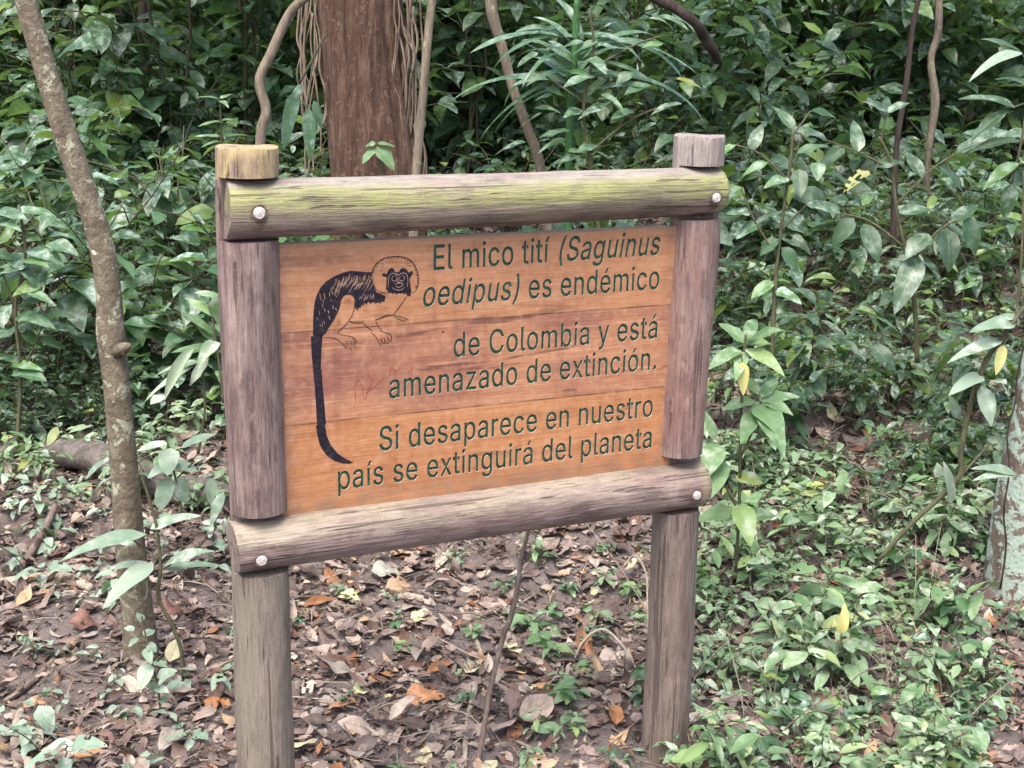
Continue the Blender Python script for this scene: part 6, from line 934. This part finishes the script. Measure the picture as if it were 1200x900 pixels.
hero('scrambling_shrub', 'scrambling shrub with grey green oval leaves tangled in the strap leaved plant', 'shrub', (705, 330),
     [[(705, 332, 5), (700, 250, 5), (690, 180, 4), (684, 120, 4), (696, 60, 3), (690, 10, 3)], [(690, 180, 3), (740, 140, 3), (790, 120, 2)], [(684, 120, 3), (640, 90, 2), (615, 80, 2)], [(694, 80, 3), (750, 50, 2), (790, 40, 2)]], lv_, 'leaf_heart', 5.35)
hero('serrated_fern', 'bright green shoot with flat tiers of leaves above the nearer post', 'plant', None,
     [[(262, 240, 2.5), (260, 180, 2.5), (258, 118, 2)]],
     [(258, 116, 228, 114, 7, 0, -.1, .3), (258, 116, 274, 110, 7, 0, .1, .3), (258, 118, 268, 126, 7, 0, -.15, .3), (259, 142, 232, 148, 7, 0, -.1, .3), (259, 142, 278, 140, 7, 0, .1, .3), (260, 160, 226, 160, 7, 0, 0, .3), (260, 160, 290, 158, 7, 0, .05, .3), (260, 166, 236, 172, 8, 0, -.15, .3)], 'leaf_fresh', 4.6)
lv_ = []
for k in range(30):
    x0 = r9.uniform(-10, 60); y0 = r9.uniform(235, 440); a = r9.uniform(-.5, .5) + (0 if r9.uniform() < .6 else 3.14); ln = r9.uniform(28, 52)
    lv_.append((x0, y0, x0 + ln * math.cos(a), y0 + ln * .4 * math.sin(a) + 12, r9.uniform(14, 24), 0, r9.uniform(-.1, .1), r9.uniform(.3, .9)))
hero('leafy_bush', 'bush with large grey green leaves at the left edge of the picture', 'shrub', (20, 520),
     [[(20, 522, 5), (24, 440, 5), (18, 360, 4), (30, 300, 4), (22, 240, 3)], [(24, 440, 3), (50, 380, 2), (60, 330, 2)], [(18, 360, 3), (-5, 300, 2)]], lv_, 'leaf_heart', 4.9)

# fallen timber and sticks
def stick(name, label, cat, spec, mat, lift=.012, n=24, noise=.12, seed=1, sides=8, ground=True, group=None):
    pts = []; rad = []
    for row in spec:
        p, d = on_ground(row[0], row[1]); dep = float((p - CAM) @ FWD); r = row[2] / 2 * dep / FPX
        pts.append(p + np.array([0, 0, r * .8 + (row[3] if len(row) > 3 else 0)])); rad.append(r)
    c = np.mean(pts, 0); A = Acc(); tube(A, resample(pts, n), rad, sides, noise, seed)
    for k in range(len(A.v)): A.v[k] = A.v[k] - c
    o = link(name, A.mesh(name, [M[mat]]), None, tuple(c)); return tag(o, label, cat, group)
stick('fallen_log', 'mossy grey rotting log lying behind the slim tree', 'log', [(66, 548, 34, .02), (110, 558, 38, .03), (150, 570, 38, .02), (200, 588, 36, .01), (250, 600, 36, .02), (285, 606, 30, .01)], 'log', seed=2, sides=24, noise=.1, n=40)
stick('fallen_log', 'shorter brown log end at the left edge above the litter', 'log', [(-30, 562, 20, -.01), (0, 544, 22, -.01), (30, 526, 22, 0), (50, 508, 17, 0)], 'log', seed=5, sides=18)
stick('fallen_branch', 'smooth bent branch lying on the litter at the left edge', 'branch', [(-20, 692, 13), (30, 684, 13), (70, 680, 13), (95, 688, 12), (108, 694, 10)], 'stick_pale', seed=3, sides=12)
stick('fallen_branch', 'thin branch propped diagonally between leaf litter at the left', 'branch', [(24, 668, 9), (48, 640, 9, .02), (66, 612, 8, .05)], 'stick', seed=4)
stick('fallen_branch', 'long thin branch lying from the slim tree to the nearer post', 'branch', [(180, 752, 6), (220, 748, 6), (270, 750, 5), (300, 756, 5)], 'stick_pale', seed=6)
stick('fallen_branch', 'dark rough branch lying diagonally across the left litter', 'branch', [(0, 830, 8), (40, 800, 9), (75, 766, 9), (100, 745, 7)], 'stick', seed=7)
stick('fallen_branch', 'pale barkless branch at the bottom left corner', 'branch', [(22, 905, 11), (18, 880, 11), (20, 850, 10), (26, 835, 8)], 'stick_pale', seed=8)
stick('fallen_branch', 'thin twig lying diagonally beside the nearer post', 'branch', [(112, 842, 3), (150, 862, 3), (205, 896, 3)], 'stick', seed=9)
stick('fallen_branch', 'pale twig pair crossing the litter between the posts', 'branch', [(540, 715, 5), (555, 745, 6), (567, 778, 5)], 'stick_pale', seed=10)
stick('fallen_branch', 'crooked pale branch with an elbow near the bottom middle', 'branch', [(532, 826, 5), (556, 812, 7, .02), (548, 850, 7), (544, 900, 7)], 'stick_pale', seed=11)
stick('fallen_branch', 'dark twig lying aslant right of the nearer post', 'branch', [(372, 836, 5), (384, 868, 5), (396, 905, 5)], 'stick', seed=12)
stick('fallen_branch', 'dark flat branch lying below the bottom rail', 'branch', [(500, 752, 7), (540, 736, 8), (600, 706, 6)], 'stick', seed=13)
stick('fallen_branch', 'thin branch running along the litter right of the nearer post', 'branch', [(338, 708, 6), (370, 712, 6), (420, 714, 5)], 'stick_pale', seed=14)
stick('fallen_branch', 'short thick stub of branch lying under the bottom rail', 'branch', [(456, 704, 8), (475, 702, 9), (496, 705, 8)], 'stick_pale', seed=15)
stick('fallen_branch', 'pale branch leaning in the left undergrowth behind the slim tree', 'branch', [(98, 432, 7), (104, 400, 7, .05), (108, 370, 6, .12)], 'stick_pale', seed=16)
stick('dried_tendril', 'pale arched dry tendril on the litter beside the right post', 'tendril', [(672, 775, 3), (684, 766, 3, .04), (705, 764, 4, .07), (728, 775, 3, .05), (745, 792, 2.5, .02)], 'stick_pale', seed=17, sides=6)
stick('dried_tendril', 'looped pale dry tendril among the seedlings right of the right post', 'tendril', [(855, 690, 3), (862, 668, 3, .05), (876, 650, 3, .1), (884, 664, 3, .1), (878, 690, 3, .03), (885, 705, 3, 0)], 'stick_pale', seed=18, sides=6)
stick('dried_tendril', 'pale twisted tendril climbing against the foot of the right post', 'tendril', [(775, 880, 2.5), (762, 850, 2.5, .08), (755, 800, 2.5, .2), (752, 770, 2.5, .26), (740, 730, 3, .22), (728, 728, 3, .18)], 'stick_pale', seed=19, sides=6)
pts, rad = pixel_path([(556, 915, 7, 0), (566, 860, 7, .02), (574, 810, 6.5, .06), (590, 745, 6.5, .1), (598, 725, 7, .12), (606, 690, 6, .14), (612, 650, 5.5, .18), (622, 612, 4.5, .2), (634, 560, 3, .22)], 2.86, 40)
A = Acc(); tube(A, pts, rad, 9, .1, 44); c = pts[0].copy()
for k in range(len(A.v)): A.v[k] = A.v[k] - c
tag(link('bare_stem', A.mesh('bare_stem', [M['stick']]), None, tuple(c)), 'thin bare brown stem rising from the ground to the bottom rail', 'stem')

# round seed, dry pale leaves at the bottom left
p, d = on_ground(966, 765); A = Acc(); n = 22; an = np.linspace(0, 6.2832, n, endpoint=False); r = .027; rows = []
for ph in np.linspace(-1.57, 1.57, 13):
    rr = max(.0006, r * math.cos(ph)) * (1 + .05 * np.sin(4 * an)); rows.append(np.stack([rr * np.cos(an), rr * np.sin(an) * .95, np.full(n, r * math.sin(ph) * .9 + (.004 if ph > 1.5 else 0))], -1))
V = np.array(rows); i = np.arange(12)[:, None]; j = np.arange(n)[None]
A.add(V.reshape(-1, 3), np.stack([i * n + j, i * n + (j + 1) % n, (i + 1) * n + (j + 1) % n, (i + 1) * n + j], -1).reshape(-1, 4))
tag(link('round_seed', A.mesh('round_seed', [M['nut']]), None, (p[0], p[1], p[2] + .02)), 'round grey seed lying among the seedlings at the lower right', 'seed')

def loose_leaf(px, py, ang, Lpx, Wpx, mat, label, bend=.5, fold=.3, shape='ovate', up=.02, name='fallen_leaf'):
    p, d = on_ground(px, py); dep = float((p - CAM) @ FWD); A = Acc(); L = Lpx * dep / FPX; W = Wpx * dep / FPX
    D = RH[0] * 0; dv = np.array([RH[0] * math.cos(ang) + FH[0] * math.sin(ang), RH[1] * math.cos(ang) + FH[1] * math.sin(ang), .15])
    leaves(A, np.zeros((1, 3)) - dv[None] / np.linalg.norm(dv) * L / 2, dv[None], np.array([[.1, -.35, 1.0]]), L, W, bend, fold, shape, 12, 9, .16, chew=.06)
    return tag(link(name, A.mesh(name, [mat]), None, (p[0], p[1], p[2] + up + .012)), label, 'leaf')
def dead(name, c, n=.3):
    s = NT(name); oc = s.coord('Object'); uv = s.n('ShaderNodeUVMap'); uv.uv_map = 'UVMap'; n1 = s.noise(oc, 45, 5, .65)
    u = s.xyz(uv.outputs[0]); av = s.math('ABSOLUTE', s.math('SUBTRACT', u[1], .5)); mid = s.rng(av, 0, .035, 1, 0)
    sv = s.rng(s.math('SINE', s.math('SUBTRACT', s.math('MULTIPLY', u[0], 60), s.math('MULTIPLY', av, 34))), .8, 1)
    vein = s.math('MAXIMUM', mid, s.math('MULTIPLY', sv, .5))
    col = s.mix(s.rng(n1, .35, .68), tuple(x * (1 - n) for x in c), tuple(min(1, x * (1 + n)) for x in c))
    col = s.mix(s.math('MULTIPLY', vein, .4), col, tuple(x * .5 for x in c)); s.fin(col, .6, .4); s.bump(s.math('ADD', n1, vein), .5, .003); return s.m
DTAN, DGREY, DYEL, DORA, DRED, DCRE = dead('tan_dead_leaf', (.34, .21, .13)), dead('grey_dead_leaf', (.26, .26, .22)), dead('pale_yellow_dead_leaf', (.42, .42, .22)), dead('orange_dead_leaf', (.32, .155, .075)), dead('red_brown_dead_leaf', (.13, .062, .048)), dead('cream_dead_leaf', (.58, .52, .40))
for row in [(454, 676, .2, 42, 24, DGREY, 'smooth grey green fallen leaf under the bottom rail'), (482, 690, .4, 70, 26, DTAN, 'large crumpled tan fallen leaf under the middle of the bottom rail'), (412, 708, .1, 34, 22, DYEL, 'pale yellow green fallen leaf nearest the nearer post'),
            (497, 732, .3, 36, 24, DYEL, 'pale greenish cream fallen leaf between the posts'), (598, 766, 1.4, 20, 20, DYEL, 'small round yellow fallen leaf beside the bare stem'), (499, 824, .15, 54, 30, DORA, 'broad orange brown fallen leaf with clear veins near the bottom middle'),
            (698, 704, .6, 18, 10, DYEL, 'little bright yellow fallen leaf left of the right post'), (645, 812, .1, 42, 16, DORA, 'folded orange fallen leaf between seedlings'), (424, 820, .8, 26, 20, DYEL, 'pale cream round fallen leaf left of the bare stem'),
            (443, 806, 1.0, 22, 18, DORA, 'small orange fallen leaf beside a cream one'), (660, 620, .3, 46, 20, DTAN, 'tan fallen leaf just under the bottom rail at the right'), (500, 770, .1, 90, 30, DRED, 'long dark purple brown curled leaf between the posts'),
            (78, 888, .2, 66, 30, DCRE, 'large cream torn fallen leaf at the bottom left'), (104, 893, .4, 40, 22, DORA, 'bright orange fallen leaf at the bottom left'), (14, 602, .3, 22, 16, DYEL, 'yellow fallen leaf at the left edge'), (46, 832, .9, 44, 18, DTAN, 'pale tan fallen leaf beside the barkless branch'),
            (100, 738, .2, 40, 30, DRED, 'dark red curled leaf left of the slim tree'), (202, 722, .3, 36, 28, DRED, 'red brown fallen leaf right of the slim tree'), (258, 802, .6, 30, 26, DRED, 'red brown fallen leaf beside the nearer post'), (1095, 820, 1.3, 40, 24, DORA, 'rust orange fallen leaf at the lower right'),
            (1076, 790, .9, 22, 18, DORA, 'small orange fallen leaf near the lower right seedlings'), (1100, 690, .1, 54, 16, DTAN, 'folded tan fallen leaf below the lichen trunk'), (1122, 712, 1.2, 24, 22, DTAN, 'pale tan fallen leaf near the lichen trunk'), (1172, 736, .5, 40, 26, DORA, 'curled brown fallen leaf at the right edge'),
            (996, 530, 1.2, 36, 40, DRED, 'big red brown curled leaf behind the seedlings at the right'), (1030, 392, .3, 34, 14, DYEL, 'yellow broken fallen leaf under the drooping shrub'), (870, 855, 1.3, 30, 14, DORA, 'narrow orange fallen leaf right of the right post foot'), (1190, 785, .3, 36, 14, DORA, 'orange fallen leaf at the right edge'), (1078, 880, 1.2, 24, 16, DTAN, 'tan fallen leaf at the bottom right')]:
    row = (row[0], row[1], row[2], row[3] * .9, row[4] * .95, *row[5:])
    loose_leaf(*row, bend=random.uniform(.4, 1.3), fold=random.uniform(-.3, .7))

# ------------------------------------------------------------------ uncountable litter, twigs, ground cover, far undergrowth
def litter(n, dr, Lr, seed, dens=1.0, pxr=(-80, 1280), upk=.02):
    g = np.random.default_rng(seed)
    d = np.sqrt(g.uniform(dr[0] ** 2, dr[1] ** 2, n)); px = g.uniform(*pxr, n); u = (px - 600) / FPX * d * 1.04
    bare = np.sin(5.1 * u + 1.2 * d + 1) + np.sin(4.3 * d - 2.7 * u) + .7 * np.sin(11 * u + 7 * d) < -.9
    k_ = ~(bare & (g.uniform(0, 1, n) < .42)); d = d[k_]; u = u[k_]; n = len(d)
    x = CAM[0] + u * RH[0] + d * FH[0]; y = CAM[1] + u * RH[1] + d * FH[1]; z = height(x, y) + g.uniform(.002, upk, n)
    az = g.uniform(0, 6.283, n); el = g.normal(0, .22, n)
    D = np.stack([np.cos(az) * np.cos(el), np.sin(az) * np.cos(el), np.sin(el)], -1)
    U = np.stack([g.normal(0, .35, n), g.normal(0, .35, n), np.ones(n)], -1)
    L = Lr[0] + (Lr[1] - Lr[0]) * g.uniform(0, 1, n) ** 1.7
    return np.stack([x, y, z], -1), D, U, L, g
A = Acc()
for n, dr, Lr, sh, seed, upk, ns in [(9500, (2.35, 5.0), (.018, .085), 'ovate', 21, .022, 5), (1300, (2.35, 4.8), (.04, .13), 'elliptic', 22, .032, 8), (3600, (2.35, 4.8), (.03, .10), 'lance', 27, .026, 5), (13000, (4.7, 9), (.03, .12), 'ovate', 23, .04, 4), (15000, (2.35, 5.4), (.006, .03), 'round', 24, .012, 2), (2500, (8.5, 14), (.06, .15), 'ovate', 25, .05, 3)]:
    P, D, U, L, g = litter(n, dr, Lr, seed, upk=upk)
    n = len(L); leaves(A, P, D, U, L, L * g.uniform(.35, .62, n), g.normal(.35, .7, n), g.normal(.15, .35, n), sh, ns, 3 if ns < 5 else 5, .12, chew=(.14 if ns >= 5 else 0))
for k_, pr in enumerate([(-1100, -80), (1280, 2300)]):
    for n, dr, Lr, ns in [(9000, (1.6, 6), (.03, .11), 3), (6000, (6, 11), (.05, .14), 2)]:
        P, D, U, L, g = litter(n, dr, Lr, 81 + k_, pxr=pr, upk=.03); n = len(L)
        leaves(A, P, D, U, L, L * g.uniform(.4, .62, n), g.normal(.35, .7, n), g.normal(.15, .35, n), 'ovate', ns, 3, .1)
tag(link('fallen_leaves', A.mesh('fallen_leaves', [M['litter']])), 'brown dead leaf litter covering the forest floor', 'leaf litter', kind='stuff')
A = Acc(); g = np.random.default_rng(31)
for k in range(1700):
    d = math.sqrt(g.uniform(2.35 ** 2, 7.0 ** 2)); px = g.uniform(-60, 1260) if g.uniform() < .6 else g.uniform(-60, 600); u = (px - 600) / FPX * d
    p = ud(u, d); az = g.uniform(0, 6.28); L = g.uniform(.04, .26); r = g.uniform(.0008, .0026)
    pts = [p + np.array([math.cos(az) * t * L + g.normal(0, .006), math.sin(az) * t * L + g.normal(0, .006), .010 + g.uniform(0, .022)]) for t in np.linspace(-.5, .5, 5)]
    tube(A, np.array(pts), [r, r * 1.1, r, r * .9, r * .6], 4, mi=int(g.uniform() < .3))
tag(link('twig_litter', A.mesh('twig_litter', [M['stick'], M['stick_pale']])), 'thin dry twigs scattered over the leaf litter', 'twigs', kind='stuff')
A = Acc(); g = np.random.default_rng(43)
for k in range(260):                                        # thin dry stalks standing among the seedlings
    d = math.sqrt(g.uniform(2.75 ** 2, 5.6 ** 2)); u = upx(g.uniform(790, 1240), d); p = ud(u, d); h = g.uniform(.06, .34); a = g.uniform(0, 6.28); l_ = h * g.uniform(.2, 1.1)
    tube(A, stem_curve(p, h, l_, a, 6, h * g.uniform(0, .5)), np.linspace(.0022, .0008, 6), 4, mi=int(g.uniform() < .35))
tag(link('dry_stalks', A.mesh('dry_stalks', [M['stick'], M['stick_pale']])), 'thin dry stalks standing among the seedlings right of the sign', 'stalks', kind='stuff')
A = Acc(); g = np.random.default_rng(41)
n = 1500; d = np.sqrt(g.uniform(2.7 ** 2, 4.9 ** 2, n)); px = 800 + 440 * g.uniform(0, 1, n) ** 1.2; keep = (np.sin(px * .03 + d * 5) + np.sin(px * .013 - d * 3.1) > -.6)
px = px[keep]; d = d[keep]; n = len(d); u = (px - 600) / FPX * d * 1.02
x = CAM[0] + u * RH[0] + d * FH[0]; y = CAM[1] + u * RH[1] + d * FH[1]; az = g.uniform(0, 6.28, n)
L = g.uniform(.02, .055, n)
leaves(A, np.stack([x, y, height(x, y) + g.uniform(.015, .09, n)], -1), np.stack([np.cos(az), np.sin(az), g.uniform(-.3, .4, n)], -1), np.stack([g.normal(0, .3, n), g.normal(0, .3, n), np.ones(n)], -1), L, L * g.uniform(.4, .65, n), g.uniform(.2, .9, n), g.uniform(0, .4, n), 'ovate', 4, 5, .08, chew=.06)
tag(link('ground_cover', A.mesh('ground_cover', [M['leaf_mint']])), 'low green creeping leaves between the seedlings right of the sign', 'ground cover', kind='stuff')
A = Acc(); g = np.random.default_rng(51)
n = 26000; d = g.uniform(9.0, 15, n); px = g.uniform(-150, 1350, n); u = (px - 600) / FPX * d
x = CAM[0] + u * RH[0] + d * FH[0]; y = CAM[1] + u * RH[1] + d * FH[1]; hh = g.uniform(0, 1, n) ** 1.2 * (1.3 + 1.0 * np.sin(x * 1.3) * np.cos(y * 1.1) + .5 * np.sin(3 * x + y))
az = g.uniform(0, 6.28, n); L = g.uniform(.10, .25, n)
leaves(A, np.stack([x, y, height(x, y) + np.abs(hh) + .05], -1), np.stack([np.cos(az), np.sin(az), g.uniform(-.6, .4, n)], -1), np.stack([g.normal(0, .4, n), g.normal(0, .4, n), np.ones(n)], -1), L, L * g.uniform(.4, .65, n), g.uniform(.2, 1.1, n), g.uniform(0, .4, n), 'ovate', 3, 3, .05)
for k_, pr in enumerate([(-1100, -110), (1310, 2300)]):
    n = 26000; d = np.sqrt(g.uniform(5.4 ** 2, 15 ** 2, n)); px = g.uniform(*pr, n); u = (px - 600) / FPX * d
    x = CAM[0] + u * RH[0] + d * FH[0]; y = CAM[1] + u * RH[1] + d * FH[1]; cl_ = .55 + .45 * np.sin(2.1 * x + k_) * np.cos(2.3 * y) + .25 * np.sin(5 * x - 3 * y)
    hh = g.uniform(0, 1, n) ** 1.2 * np.maximum(.1, cl_) * (.6 + .14 * d); az = g.uniform(0, 6.283, n); L = g.uniform(.08, .2, n)
    leaves(A, np.stack([x, y, height(x, y) + hh + .05], -1), np.stack([np.cos(az), np.sin(az), g.uniform(-.6, .4, n)], -1), np.stack([g.normal(0, .4, n), g.normal(0, .4, n), np.ones(n)], -1), L, L * g.uniform(.4, .65, n), g.uniform(.2, 1.1, n), g.uniform(0, .4, n), 'ovate', 3, 3, .05)
tag(link('undergrowth', A.mesh('undergrowth', [M['leaf_far']])), 'dense mass of leaves at the far back of the forest', 'undergrowth', kind='stuff')
